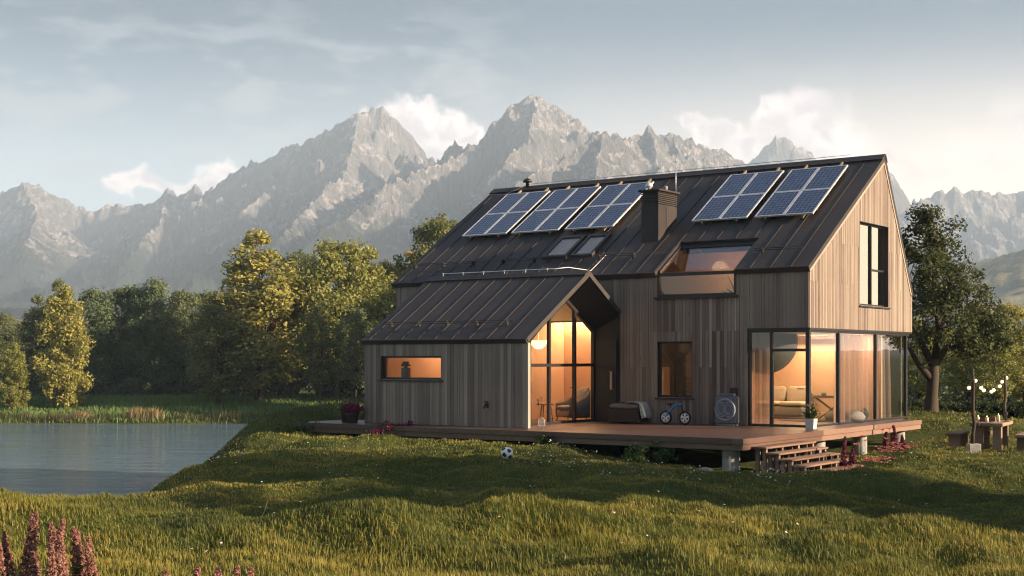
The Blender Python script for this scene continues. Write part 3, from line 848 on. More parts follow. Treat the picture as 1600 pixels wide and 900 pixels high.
# --- garden tap and the box above the hose reel
m = MB(); m.tube([(-7.30, -4.86, 0.62), (-7.30, -4.93, 0.62)], 0.02, 8); m.tube([(-7.30, -4.93, 0.66), (-7.30, -4.93, 0.60), (-7.30, -4.99, 0.57), (-7.30, -5.0, 0.50)], 0.018, 8)
m.torus((-7.30, -4.93, 0.70), 0.05, 0.01, 'z', 12, 5); m.tube([(-7.36, -4.93, 0.70), (-7.24, -4.93, 0.70)], 0.01, 5); m.box(-7.34, -7.26, -4.872, -4.856, 0.52, 0.68)
m.build('garden_tap', M['dark'], house)
m = MB(); m.bev(-2.34, -2.12, -0.10, -0.026, 0.86, 1.05, 0.012); m.build('socket_box', M['wicker'], house)

# ----------------------------------------------------------------------------
# deck and steps
# ----------------------------------------------------------------------------
deck = thing('wooden_deck', 'reddish timber deck raised on concrete piers around the house', 'deck', HOUSE, HR)
DX0, DX1, DY0, DY1 = -13.6, 0.92, -5.9, 6.4
m = MB()
m.box(DX0 + .03, DX1 - .03, DY0 + .03, -4.88, -0.045, -0.004); m.box(-5.93, DX1 - .03, -4.88, -0.03, -0.045, -0.004)
m.box(0.035, DX1 - .03, -0.03, DY1 - .02, -0.045, -0.004); m.box(DX0 + .03, -11.83, -4.88, -3.7, -0.045, -0.004)
m.box(-6.86, -5.93, -4.75, -0.03, -0.045, -0.004)
m.build('decking', M['deck'], deck)
for k, (za, zb) in enumerate(((-0.135, 0.0), (-0.275, -0.147))):
    o_ = 0.0 if k == 0 else 0.035
    m = MB()
    for (xa, xb) in ((DX0, -9.4), (-9.396, -4.6), (-4.596, DX1 - 0.30)):
        m.box(xa, xb, DY0 + o_, DY0 + o_ + 0.035, za, zb, None)
    m.box(DX1 - 0.296, DX1 - o_, DY0 + o_ - .002, DY0 + o_ + 0.035, za, zb)
    m.build('fascia_board', M['old_wood'], deck)
    m = MB()
    for (ya, yb) in ((DY0 + 0.037 + o_, -1.2), (-1.196, 2.6), (2.604, DY1)):
        m.box(DX1 - o_ - 0.035, DX1 - o_, ya, yb, za, zb)
    m.build('fascia_board', M['step_wood'], deck)
m = MB(); m.box(DX0, DX0 + 0.035, DY0 + 0.037, -3.7, -0.27, 0.0); m.build('fascia_board', M['old_wood'], deck)
for yy in (-5.4, -3.0, -0.5, 2.5, 5.6):
    for xx in ((0.35,) if yy == -5.4 else (0.45,)):
        m = MB(); m.lathe([(0.215, -1.7), (0.215, -0.285), (0.205, -0.28)], 22, (xx, yy, 0)); m.build('pier', M['concrete'], deck)
m = MB()
for yy in np.arange(-5.6, 6.2, 0.9): m.box(DX0 + .2 if yy < -4.9 else 0.06 if yy > 0 else -5.8, DX1 - .1, yy, yy + 0.06, -0.23, -0.05)
m.build('joist', M['old_wood'], deck)

st = thing('wooden_steps', 'flight of five open wooden treads from the deck edge to the lawn', 'steps', HOUSE, HR)
for i in range(5):
    xa = 0.90 + i * 0.325; zt = -0.205 - i * 0.132
    m = MB(); m.bev(xa, xa + 0.185, -5.42, -2.50, zt - 0.045, zt, 0.006); m.bev(xa + 0.19, xa + 0.375, -5.42, -2.50, zt - 0.045, zt, 0.006)
    m.build('tread', M['step_wood'], st)
    for yy in (-5.34, -4.45, -3.5, -2.62):
        m = MB(); m.box(xa + 0.06, xa + 0.15, yy, yy + 0.09, -1.5, zt - 0.046); m.box(xa + 0.24, xa + 0.33, yy, yy + 0.09, -1.5, zt - 0.046); m.build('post', M['old_wood'], st)

# ----------------------------------------------------------------------------
# furniture inside
# ----------------------------------------------------------------------------
def fthing(name, label, cat, x, y, z=0.0, rz=0.0, group=None):
    return thing(name, label, cat, H(x, y, z), HR + rz, group)

# armchair (seat faces +x/-y)
t = fthing('armchair', 'cream upholstered armchair with loose back cushion behind the wing gable glass', 'armchair', -7.46, -0.30, 0, radians(-28))
m = MB(); m.bev(-0.38, 0.38, -0.42, 0.30, 0.10, 0.34, 0.05); m.build('seat_base', M['fabric_cream'], t, subdiv=1)
m = MB(); m.bev(-0.30, 0.30, -0.46, 0.26, 0.33, 0.48, 0.06); m.build('seat_cushion', M['fabric_cream'], t, subdiv=1)
m = MB(); m.bev(-0.32, 0.32, -0.10, 0.10, 0.0, 0.62, 0.07); o = m.build('back_cushion', M['fabric_light'], t, (0, 0.20, 0.44), (radians(-20), 0, 0), subdiv=1)
m = MB()
prof = [Vector((-0.44, -0.36, 0.52)), Vector((-0.46, -0.1, 0.56)), Vector((-0.46, 0.2, 0.72)), Vector((-0.36, 0.40, 0.92)), Vector((0, 0.46, 0.98)), Vector((0.36, 0.40, 0.92)), Vector((0.46, 0.2, 0.72)), Vector((0.46, -0.1, 0.56)), Vector((0.44, -0.36, 0.52))]
vs = []; 
for p_ in prof:
    n_ = Vector((p_.x, p_.y, 0)); s_ = 0.86
    vs += [p_, Vector((p_.x * s_, p_.y * s_, p_.z - 0.03)), Vector((p_.x * s_, p_.y * s_, 0.12)), Vector((p_.x, p_.y, 0.10))]
m.add(vs, [(i * 4 + k, i * 4 + (k + 1) % 4, (i + 1) * 4 + (k + 1) % 4, (i + 1) * 4 + k) for i in range(8) for k in range(4)] + [(0, 1, 2, 3), (35, 34, 33, 32)], 0.5, True)
m.build('shell_back', M['fabric_grey'], t)
for sx, sy in ((-.33, -.35), (.33, -.35), (-.33, .25), (.33, .25)):
    m = MB(); m.tube([(sx, sy, 0.11), (sx * 1.08, sy * 1.08, 0)], [0.025, 0.015], 8); m.build('leg', M['inner_wood'], t)

t = fthing('side_table', 'small wooden side table left of the cream armchair', 'side table', -7.85, -1.22)
m = MB(); m.lathe([(0.25, 0.50), (0.265, 0.51), (0.265, 0.53), (0.255, 0.54)], 24); m.build('table_top', M['inner_wood'], t)
for k in range(3):
    a = k * 2.09 + 0.4; m = MB(); m.tube([(0.15 * cos(a), 0.15 * sin(a), 0.5), (0.24 * cos(a), 0.24 * sin(a), 0)], [0.022, 0.014], 8); m.build('leg', M['inner_wood'], t)
for k, (dx, dy, lab) in enumerate(((-0.10, -0.05, 'stemmed wine glass at the left of the small side table'), (0.11, 0.05, 'stemmed wine glass at the right of the small side table'))):
    m = MB(); m.lathe([(0.035, 0), (0.035, 0.004), (0.005, 0.012), (0.005, 0.08), (0.03, 0.11), (0.04, 0.15), (0.033, 0.20), (0.031, 0.20), (0.037, 0.15), (0.003, 0.10)], 14)
    tag(m.build('wine_glass', M['glass'], None, H(-7.85 + dx, -1.22 + dy, 0.541)), lab, 'wine glass', 'wine glasses on the side table')

# lamps of the wing
m = MB(); m.lathe([(0.005, -0.26), (0.12, -0.235), (0.22, -0.14), (0.26, 0.0), (0.25, 0.0)], 24, smooth=True); m.tube([(0, 0, 0), (0, 0, 0.95)], 0.006, 5)
tag(m.build('pendant_lamp', M['lamp'], None, H(-8.2, -1.05, 2.42)), 'glowing half-dome pendant lamp behind the left pane of the wing gable', 'lamp')
m = MB(); m.prism([(-4.58, 0), (1.39, 0), (1.39, 3.44), (-0.2, 2.92), (-1.77, 3.86), (-4.58, 2.14)], 'x', -8.96, -8.90); m.build('interior_wall', M['plaster_warm'], house)  # partition added to keep a sun patch out of the ribbon window room
t = fthing('light_strip', 'glowing light strip across the top of the wing back wall', 'lamp', -7.92, 1.30, 3.30)
m = MB(); m.box(-0.95, 0.97, -0.03, 0.03, 0, 0.05); m.build('diffuser', M['strip'], t)
m = MB(); m.box(-0.97, 0.99, -0.06, 0.06, 0.052, 0.09); m.build('housing', M['white'], t)

# lantern on the sill of the ribbon window
t = fthing('table_lantern', 'dark lantern silhouette on the sill of the narrow ribbon window', 'lantern', -10.55, -4.45, 1.251)
m = MB(); m.bev(-0.10, 0.10, -0.10, 0.10, 0, 0.36, 0.01); m.build('body', M['grey_plastic'], t)
m = MB(); m.lathe([(0.14, 0.40), (0.15, 0.42), (0.10, 0.50), (0.09, 0.54)], 16); m.lathe([(0.05, 0.36), (0.05, 0.41)], 10); m.build('cap', M['dark'], t)
m = MB(); m.box(-11.1, -8.98, -4.60, -4.32, 1.20, 1.249); m.build('window_board', M['inner_wood'], house)

# sofa against the back of the living room
t = fthing('sofa', 'beige two-seat sofa in the lit corner living room', 'sofa', -2.95, 5.05)
m = MB(); m.bev(-0.95, 0.75, -0.42, 0.42, 0.05, 0.40, 0.05); m.build('base', M['fabric_grey'], t, subdiv=1)
for xx in (-0.9, -0.08):
    m = MB(); m.bev(xx, xx + 0.80, -0.46, 0.25, 0.39, 0.55, 0.05); m.build('seat_cushion', M['fabric_cream'], t, subdiv=1)
    m = MB(); m.bev(xx, xx + 0.80, 0.0, 0.20, 0.0, 0.52, 0.06); m.build('back_cushion', M['fabric_cream'], t, (0, 0.10, 0.52), (radians(-12), 0, 0), subdiv=1)
m = MB(); m.bev(-0.98, 0.78, 0.30, 0.46, 0.05, 0.82, 0.05); m.build('backrest', M['fabric_grey'], t, subdiv=1)

# folding table
t = fthing('folding_table', 'folding tray table with crossed legs between sofa and floor cushions', 'table', -1.05, 4.1, 0, radians(20))
m = MB(); m.bev(-0.52, 0.52, -0.25, 0.25, 0.70, 0.725, 0.006); m.box(-0.54, 0.54, -0.27, -0.25, 0.69, 0.75); m.box(-0.54, 0.54, 0.25, 0.27, 0.69, 0.75); m.build('tray', M['old_wood'], t)
for yy in (-0.2, 0.2):
    for s in (-1, 1):
        m = MB(); m.tube([(-0.45 * s, yy + 0.02 * s, 0.69), (0.45 * s, yy + 0.02 * s, 0.0)], 0.022, 6); m.build('leg', M['old_wood'], t)
m = MB(); m.tube([(0, -0.2, 0.345), (0, 0.2, 0.345)], 0.015, 6); m.build('crossbar', M['old_wood'], t)
m = MB(); m.lathe([(0.06, 0), (0.062, 0.2), (0.055, 0.24), (0.022, 0.30), (0.02, 0.38)], 14)
tag(m.build('bottle', M['fabric_dark'], None, H(-0.93, 4.15, 0.727)), 'dark bottle standing on the folding tray table', 'bottle')
m = MB(); m.lathe([(0.07, 0), (0.08, 0.12), (0.075, 0.12), (0.06, 0.02)], 14)
tag(m.build('cup', M['fabric_grey'], None, H(-1.25, 4.0, 0.727)), 'grey cup beside the bottle on the folding table', 'cup')

# floor cushions
for (x, y, r, hh, mt, lab) in ((-0.62, 4.55, 0.55, 0.46, 'fabric_dark', 'large dark floor cushion behind, next to the folding table'), (-0.45, 5.0 - 1.35, 0.62, 0.36, 'fabric_grey', 'speckled grey floor cushion lying in front by the glass')):
    m = MB(); m.lathe([(r * 0.6, 0), (r * 0.92, 0.06), (r, hh * 0.45), (r * 0.85, hh * 0.8), (r * 0.4, hh), (0.01, hh * 0.98)], 28, sy=0.8)
    tag(m.build('floor_cushion', M[mt], None, H(x, y, 0.0), (0, 0, HR)), lab, 'cushion', 'floor cushions in the living room')
m = MB(); m.lathe([(1.25, 0), (1.25, 0.012), (1.2, 0.016)], 40, sy=0.7)
tag(m.build('rug', M['fabric_dark'], None, H(-1.4, 4.0, 0.0), (0, 0, HR)), 'dark round rug on the living room floor', 'rug')

# curtains
def curtain(x0, y0, x1, y1, waves, amp, label, z1=2.58):
    n = waves * 10; vs = []; d = Vector((x1 - x0, y1 - y0, 0)); nn = Vector((-d.y, d.x, 0)).normalized()
    for k in range(n + 1):
        t_ = k / n; o_ = sin(t_ * waves * 2 * pi) * amp + 0.03 * sin(t_ * 17)
        for (zz, sc) in ((0.02, 1.15), (1.2, 1.0), (z1, 0.75)):
            p_ = Vector((x0, y0, zz)) + d * t_ + nn * o_ * sc; vs.append(p_)
    m = MB(); m.add(vs, [(k * 3 + j, (k + 1) * 3 + j, (k + 1) * 3 + j + 1, k * 3 + j + 1) for k in range(n) for j in range(2)], 0.5, True)
    o = m.build('curtain', M['curtain'], None, HOUSE, (0, 0, HR))
    return tag(o, label, 'curtain', 'sheer curtains behind the corner glazing')
curtain(-0.24, 2.6, -0.26, 6.6, 11, 0.13, 'long sheer curtain hanging in folds behind the gable end glass')
curtain(-1.80, 0.24, -1.22, 0.24, 5, 0.04, 'narrow sheer curtain behind the slim pane left of the glass door')
m = MB(); m.lathe([(0.98, -0.85), (1.0, -0.7), (0.97, -0.35), (0.8, 0.0), (0.3, 0.15), (0.02, 0.17)], 40)
m.v = [(p[0] * 0.9, p[1] * 0.9, p[2]) for p in m.v]
m = MB(); m.ball((0, 0, 0), 0.95, 40, 24); m.v = [(p[0], p[1], min(p[2], 0.20)) for p in m.v]
tag(m.build('globe_pendant', M['lampshade'], None, H(-1.95, 1.35, 2.38), (0, 0, HR)), 'large dark round paper lampshade hanging behind the glass door', 'lamp')

# shelf with things inside the small square window
t = fthing('kitchen_shelf', 'dim shelf with boxes seen through the small square window', 'shelf', -4.1, 1.7)
m = MB(); m.box(-0.8, 0.6, -0.15, 0.15, 1.28, 1.31); m.box(-0.8, 0.6, -0.15, 0.15, 0.85, 0.88); m.box(-0.83, -0.8, -0.15, 0.15, 0, 1.9); m.box(0.6, 0.63, -0.15, 0.15, 0, 1.9); m.build('frame', M['inner_wood'], t)
m = MB(); m.box(-0.6, -0.1, -0.12, 0.1, 1.312, 1.75); m.box(0.05, 0.2, -0.12, 0.1, 1.312, 1.9); m.build('box', M['white'], t)

# plant in the tall upper window
t = fthing('house_plant', 'dark leafy house plant in the upper window by the roof cut-out', 'plant', -2.55, 0.75, 2.902)
m = MB(); m.lathe([(0.14, 0), (0.19, 0.3), (0.18, 0.3), (0.02, 0.28)], 16); m.build('pot', M['ceramic'], t)
m = MB()
rs = random.Random(5)
for k in range(26):
    a = rs.uniform(0, 6.28); l = rs.uniform(0.5, 0.9); e = rs.uniform(0.5, 1.4); b0 = Vector((0, 0, 0.3 + 0.5 * rs.random()))
    d = Vector((cos(a) * cos(e), sin(a) * cos(e), sin(e))); pr = d.cross(Vector((0, 0, 1))).normalized()
    c1 = b0 + d * l * .5; c2 = b0 + d * l - Vector((0, 0, 0.15 * l))
    m.add([b0, c1 - pr * 0.05, c2, c1 + pr * 0.05], [(0, 1, 2, 3)])
m.build('leaves', M['leaf_small'], t)

# ----------------------------------------------------------------------------
# things on the deck
# ----------------------------------------------------------------------------
t = fthing('storage_ottoman', 'dark wicker storage box with grey cushion lid beside the entrance', 'ottoman', -5.32, -0.62, 0)
m = MB(); m.bev(-0.50, 0.50, -0.30, 0.30, 0.02, 0.40, 0.02); m.build('body', M['wicker'], t)
m = MB(); m.bev(-0.52, 0.52, -0.32, 0.32, 0.40, 0.58, 0.05); m.build('cushion', M['fabric_grey'], t, subdiv=1)
m = MB()
vs = []
for k, (xx, zz) in enumerate([(0.1, 0.605), (0.30, 0.61), (0.50, 0.60), (0.56, 0.55), (0.60, 0.42), (0.64, 0.26), (0.66, 0.16)]):
    for j in range(5):
        yy = -0.36 + j * 0.13 + 0.05 * (k > 3) * (j - 1) * 0.3; vs.append((xx + 0.02 * sin(j * 2.1 + k), yy, zz + 0.015 * sin(j * 1.7 + k * 2)))
m.add(vs, [(k * 5 + j, (k + 1) * 5 + j, (k + 1) * 5 + j + 1, k * 5 + j + 1) for k in range(6) for j in range(4)], 0.5, True)
o = m.build('blanket', M['fabric_light'], None, H(-5.32, -0.62), (0, 0, HR)); md = o.modifiers.new('thick', 'SOLIDIFY'); md.thickness = 0.02; md.offset = 1
tag(o, 'light grey blanket draped over the end of the wicker storage box', 'blanket')
m = MB(); m.bev(-0.20, 0.20, -0.13, 0.13, 0, 0.03, 0.008); o = m.build('serving_tray', M['red'], None, H(-5.42, -0.66, 0.587), (0, 0, HR + 0.3))
tag(o, 'flat red tray lying on the grey cushion of the storage box', 'tray')

# balance bike
t = fthing('balance_bike', 'small blue balance bike with white wheels leaning by the timber wall', 'bike', -4.02, -0.75, 0)
for k, xx in enumerate((0.0, 0.62)):
    m = MB(); m.torus((xx, 0, 0.20), 0.168, 0.032, 'y', 28, 8); wl = m.build('wheel', M['rubber'], t)
    m = MB(); m.torus((xx, 0, 0.20), 0.130, 0.014, 'y', 24, 6)
    for s in range(5):
        a = s * 2 * pi / 5 + 0.3; m.hexa([(xx + cos(a + d_) * r_, y_, 0.20 + sin(a + d_) * r_) for y_ in (-0.022, 0.022) for (r_, d_) in ((0.018, -0.9), (0.118, -0.24), (0.118, 0.24), (0.018, 0.9))])
    m.build('rim', M['white'], wl)
m = MB(); m.tube([(0.0, 0, 0.21), (0.10, 0, 0.36), (0.26, 0, 0.50), (0.44, 0, 0.58), (0.50, 0, 0.59)], [0.028, 0.034, 0.04, 0.036, 0.03], 10); m.build('frame', M['blue_paint'], t)
m = MB(); m.tube([(0.50, 0, 0.66), (0.51, 0, 0.54), (0.62, 0, 0.20)], 0.02, 8); m.tube([(0.505, 0, 0.6), (0.48, 0, 0.82)], 0.015, 8); m.tube([(0.48, -0.17, 0.84), (0.48, 0, 0.82), (0.48, 0.17, 0.84)], 0.015, 8); m.build('fork', M['dark'], t)
for s in (-1, 1):
    m = MB(); m.tube([(0.48, 0.13 * s, 0.835), (0.48, 0.22 * s, 0.845)], 0.022, 8); m.build('grip', M['rubber'], t)
m = MB(); m.tube([(0.14, 0, 0.38), (0.16, 0, 0.56)], 0.014, 8); m.ball((0.13, 0, 0.59), 0.085, 12, 8, sz=0.45); m.ball((0.25, 0, 0.605), 0.05, 10, 6, sz=0.4); m.build('saddle', M['wicker'], t)

# hose reel: upright cassette with two round openings of coiled hose
t = fthing('hose_reel', 'grey upright hose reel cabinet standing against the timber wall', 'hose reel', -2.25, -0.42, 0)
m = MB(); m.bev(-0.33, 0.33, -0.12, 0.12, 0.06, 0.82, 0.03)
m.box(-0.28, 0.28, -0.14, 0.14, 0.0, 0.058); m.bev(-0.22, 0.22, -0.10, 0.10, 0.82, 0.90, 0.02); m.build('cabinet', M['grey_plastic'], t)
m = MB(); m.torus((0, -0.128, 0.45), 0.29, 0.032, 'y', 36, 8); m.build('rim', M['grey_light'], t)
for s in (-1, 1):
    m = MB()
    for r_ in (0.20, 0.13): m.torus((0.11 * s, -0.13, 0.45), r_, 0.022, 'y', 30, 6)
    m.v = [((p[0] - 0.11 * s) * 0.62 + 0.11 * s, p[1], p[2]) for p in m.v]
    m.build('coil', M['grey_light'], t)

def potted(name, label, x, y, pot, r, h, mat_leaf, nl, ll, flowers=None, fl=0.045, nf=0, group=None, square=False, zc=0.0, sq=1.0):
    t = fthing(name, label, 'plant pot', x, y, zc, 0, group)
    m = MB()
    if square: m.hexa([(-r * .8, -r * .8, 0), (r * .8, -r * .8, 0), (r * .8, r * .8, 0), (-r * .8, r * .8, 0), (-r, -r, h), (r, -r, h), (r, r, h), (-r, r, h)])
    else: m.lathe([(r * 0.72, 0), (r, h * 0.95), (r * 1.06, h), (r * 0.9, h), (r * 0.86, h * 0.9)], 18)
    m.build('pot', M[pot], t)
    m = MB(); rs = random.Random(hash(label) % 1000 if False else len(label))
    tips = []
    for k in range(nl):
        a = rs.uniform(0, 6.28); e = rs.uniform(0.3, 1.45); l = ll * rs.uniform(0.5, 1.0)
        d = Vector((cos(a) * cos(e) * sq, sin(a) * cos(e) * sq, sin(e))); b0 = Vector((rs.uniform(-r, r) * .6, rs.uniform(-r, r) * .6, h * 0.93))
        c2 = b0 + d * l; c1 = b0 + d * l * .55 + Vector((0, 0, 0.05 * l)); pr = d.cross(Vector((0.1, 0.3, 1))).normalized() * (0.02 + 0.05 * l)
        m.add([b0, c1 - pr, c2, c1 + pr], [(0, 1, 2, 3)]); tips.append(c2)
    m.build('leaves', M[mat_leaf], t)
    if flowers:
        m = MB()
        for k in range(nf):
            p_ = tips[rs.randrange(len(tips))] + Vector((rs.uniform(-.05, .05), rs.uniform(-.05, .05), rs.uniform(0.0, .12)))
            m.ball(p_, fl, 7, 5, sz=0.8, jit=fl * 0.3)
        m.build('blossoms', M[flowers], t)
    return t
potted('flower_pot', 'white square pot with small red flowers at the deck corner by the glass door', 0.33, -0.62, 'ceramic', 0.13, 0.27, 'leaf_small', 110, 0.40, 'petal_red', 0.028, 16, square=True, sq=0.7)
potted('flower_pot', 'dark pot with yellowish blooms farther from the wing wall, left end of the deck', -12.35, -5.05, 'terracotta', 0.16, 0.30, 'leaf_small', 80, 0.32, 'reed', 0.045, 20, 'dark pots at the left deck end')
potted('flower_pot', 'dark pot with purple heather next to the wing wall, left end of the deck', -12.0, -5.15, 'terracotta', 0.20, 0.28, 'petal_magenta', 160, 0.42, None, group='dark pots at the left deck end')

# badminton racket leaning on the wing glass
t = fthing('badminton_racket', 'badminton racket leaning head down against the wing gable glass', 'racket', -5.78, -4.40, 0.0)
def rk(p): return Matrix.Rotation(radians(-11), 4, 'Y') @ Matrix.Rotation(radians(0), 4, 'X') @ p
m = MB(); m.torus((0, 0, 0), 0.11, 0.008, 'y', 28, 6); m.v = [(p[0], p[1], p[2] * 1.25 + 0.145) for p in m.v]; m.map(rk); m.build('head', M['white'], t)
m = MB()
for k in range(-4, 5):
    q = k * 0.023; hh = sqrt(max(0.11 ** 2 - q * q, 0)); m.tube([(q, 0, 0.145 - hh * 1.25), (q, 0, 0.145 + hh * 1.25)], 0.0018, 4); m.tube([(-hh, 0, 0.145 + q * 1.25), (hh, 0, 0.145 + q * 1.25)], 0.0018, 4)
m.map(rk); m.build('strings', M['white'], t)
m = MB(); m.tube([(0, 0, 0.285), (0, 0, 0.62)], 0.006, 6); m.map(rk); m.build('shaft', M['red'], t)
m = MB(); m.tube([(0, 0, 0.62), (0, 0, 0.80)], 0.015, 8); m.map(rk); m.build('handle', M['rubber'], t)
# ----------------------------------------------------------------------------
# terrain
# ----------------------------------------------------------------------------
def cp(px, py, D):
    return (at(px, D), D, EYE - (py - HY) / F * D)
CPS = [cp(*q) for q in [
    # crest of the near hillocks
    (-250, 776, 13), (0, 785, 13), (75, 794, 13), (180, 812, 13.2), (300, 826, 13.2), (420, 845, 13.4), (480, 852, 13.6), (560, 838, 13.6), (640, 826, 13.8), (750, 816, 14),
    (880, 800, 14.4), (960, 793, 14.6), (1050, 797, 14.4), (1150, 808, 14.2), (1300, 828, 14), (1450, 846, 13.6), (1600, 864, 13.2), (1800, 880, 13),
    # hollow and the slope up to the deck
    (150, 838, 18), (300, 862, 18), (480, 905, 18), (620, 905, 18.5), (760, 898, 19), (960, 888, 19.5), (1150, 896, 19), (1300, 904, 18.5), (1450, 905, 18), (1600, 918, 18), (1750, 925, 18),
    (700, 830, 24), (700, 760, 29), (500, 830, 24), (500, 760, 30), (500, 682, 39.4), (400, 690, 40), (400, 762, 31), (400, 815, 26),
    (300, 752, 36), (240, 772, 33), (190, 788, 30), (440, 668, 41), (445, 653, 43.5), (480, 647, 45), (385, 684, 41.5), (345, 718, 40.5), (318, 744, 38.5), (600, 684, 38.2),
    (850, 806, 24.5), (960, 792, 25), (1100, 790, 26), (1250, 800, 25), (1250, 757, 29.5), (1400, 720, 34), (1500, 712, 38.5), (1590, 762, 30), (1600, 825, 24), (1590, 700, 41),
    (850, 703, 34.8), (700, 691, 36.6), (1000, 722, 33.2), (1126, 735, 31.4), (1300, 748, 31), (1000, 760, 28), (1452, 653, 46), (1500, 658, 50), (1600, 655, 52)]]
CPS += [(-4.2, 9.5, .40), (-2, 9.5, .36), (0, 9.3, .30), (2, 9.6, .36), (4, 9.6, .33), (8, 9, .3), (-8, 9, .5), (0, 0, .28), (-8, 0, .4), (8, 0, .3), (0, -12, .3), (-20, -10, .4), (20, -10, .3),
        (-12, 14, .55), (-18, 14, .3), (14, 14, .0), (20, 16, -.3), (30, 15, .0), (30, 30, -.8), (30, 45, -.7), (40, 60, -.8), (22, 38, -.8), (16, 26, -1.0),
        # below the house
        (0, 41, -.55), (4, 39, -.62), (8, 42, -.75), (10, 46, -.62), (12, 39, -.85), (2, 50, -.8), (-3, 47, -.6), (-5, 48, -.4), (9, 34.3, -.92), (6, 31.5, -.9), (7.4, 31.8, -.95), (8.4, 33, -.95), (-4, 41.5, -.42), (0, 37.6, -.55),
        (0, 60, -1.0), (20, 62, -1.0), (12, 70, -1.2), (30, 75, -1.2), (0, 75, -1.4), (-30, -5, -.5),
        # towards the pond
        (-10, 20, -1.3), (-14, 20, -2.3), (-12, 26, -3.3), (-9.5, 31, -2.7), (-11, 36, -3.6), (-18, 32, -4), (-26, 25, -4), (-14, 44, -4), (-9.8, 45, -2.2), (-11.5, 48, -3.6), (-30, 45, -4.2), (-22, 60, -4.2),
        (-8, 52, -1.9), (-10, 58, -3.4), (-6, 60, -2.0), (-12, 70, -4), (-40, 65, -4.2), (-45, 40, -4.2), (-4, 70, -2.2)]
_cp = np.array(CPS)
def _tps(r2):
    return np.where(r2 > 1e-9, 0.5 * r2 * np.log(np.maximum(r2, 1e-9)), 0)
def _fit():
    # fitted in coordinates that shrink with distance, so near relief stays crisp
    X = _cp[:, :2]; n = len(X)
    K = _tps(((X[:, None] - X[None]) ** 2).sum(-1)) + np.eye(n) * 0.25
    P = np.c_[np.ones(n), X]
    A = np.block([[K, P], [P.T, np.zeros((3, 3))]])
    return np.linalg.solve(A, np.r_[_cp[:, 2], np.zeros(3)])
_W = _fit()
_r = random.Random(12)
MOUNDS = [(at(840, 11.6), 11.6, 0.8, 0.22), (at(1000, 12.0), 12.0, 0.6, -0.12), (at(680, 12.6), 12.6, 0.6, -0.1), (at(1420, 11.4), 11.4, 0.8, 0.22), (at(1250, 11.8), 11.8, 0.6, -0.12), (at(250, 11.4), 11.4, 0.7, 0.16), (at(390, 11.8), 11.8, 0.6, -0.14), (at(30, 11.0), 11.0, 0.7, 0.1), (at(560, 11.0), 11.0, 0.7, 0.16),
          (at(478, 45.5), 45.5, 1.8, 0.22), (at(412, 41.5), 41.5, 1.5, 0.26), (at(372, 38), 38, 1.4, 0.22)]
for _k in range(150):
    _d = _r.uniform(21, 37); MOUNDS.append((at(_r.uniform(150, 1700), _d), _d, _r.uniform(0.45, 1.3), _r.choice((-1, 1, -1)) * _r.uniform(0.05, 0.17) * (0.5 if _d > 30 else 1)))
for _k in range(40):
    _d = _r.uniform(9, 13.5); MOUNDS.append((at(_r.uniform(-50, 1700), _d), _d, _r.uniform(0.25, 0.6), _r.choice((-1, 1)) * _r.uniform(0.03, 0.08)))
def height(x, y):
    x = np.asarray(x, float); y = np.asarray(y, float); sh = x.shape
    xf = x.ravel(); yf = y.ravel(); out = np.full(xf.shape, -1.2)
    near = (np.abs(xf) < 60) & (yf > -20) & (yf < 85)
    xi = xf[near]; yi = yf[near]; acc = np.full(xi.shape, _W[-3]) + _W[-2] * xi + _W[-1] * yi
    for (w, c) in zip(_W[:-3], _cp):
        acc += w * _tps((xi - c[0]) ** 2 + (yi - c[1]) ** 2)
    out[near] = np.clip(acc, -4.3, 1.4)
    bank = -4.2 + 1.75 * sstep(99, 104, yf) + 0.95 * sstep(102, 113, yf) + 0.12 * fbm(xf * 0.12, yf * 0.12, 3, 5)
    dry = -1.35 + 0.12 * fbm(xf * 0.1, yf * 0.1, 3, 6)
    basin = sstep(2, -14, xf - 0.0 * yf)
    far = dry + (bank - dry) * basin
    wfar = sstep(62, 84, yf)
    out = out * (1 - wfar) + far * wfar
    wl = sstep(36, 58, np.abs(xf)) * (yf < 70); lx = np.where(xf < 0, np.where(yf > 16, -4.0, 0.2), -0.6)
    out = out * (1 - wl) + lx * wl
    wb = sstep(-8, -18, yf); out = out * (1 - wb) + 0.2 * wb
    r = np.hypot(xf, yf)
    out = out + sstep(500, 2600, r) * 14 + sstep(150, 500, r) * 3
    # lawn relief
    a = 0.13 * fbm(xf * 0.42, yf * 0.70, 3, 21) + 0.14 * fbm(xf * 0.18, yf * 0.42, 2, 31) + 0.045 * fbm(xf * 1.9, yf * 2.3, 3, 41)
    for (mx, my, mr, mh) in MOUNDS:
        near_ = (np.abs(xf - mx) < 3.2 * mr) & (np.abs(yf - my) < 3.2 * mr)
        a[near_] += mh * np.exp(-((xf[near_] - mx) ** 2 * 0.8 + (yf[near_] - my) ** 2 * 1.3) / (mr * mr))
    amp = sstep(5, 12, yf) * (1 - sstep(58, 70, yf)) + 0.2
    hx, hy_ = xf - HOUSE.x, yf - HOUSE.y
    lx_ = hx * 0.8128 - hy_ * 0.5826; ly_ = hx * 0.5826 + hy_ * 0.8127
    under = sstep(1.0, -0.8, np.maximum(np.maximum(-13.8 - lx_, lx_ - 0.9), np.maximum(-5.8 - ly_, ly_ - 8.5)))
    out = out + a * amp * (1 - under)
    lim = -0.31
    out = np.where(under > 0, np.minimum(out, out * (1 - under) + np.minimum(out, lim) * under), out)
    return out.reshape(sh)
def hz(x, y):
    return float(height(np.array([x]), np.array([y]))[0])

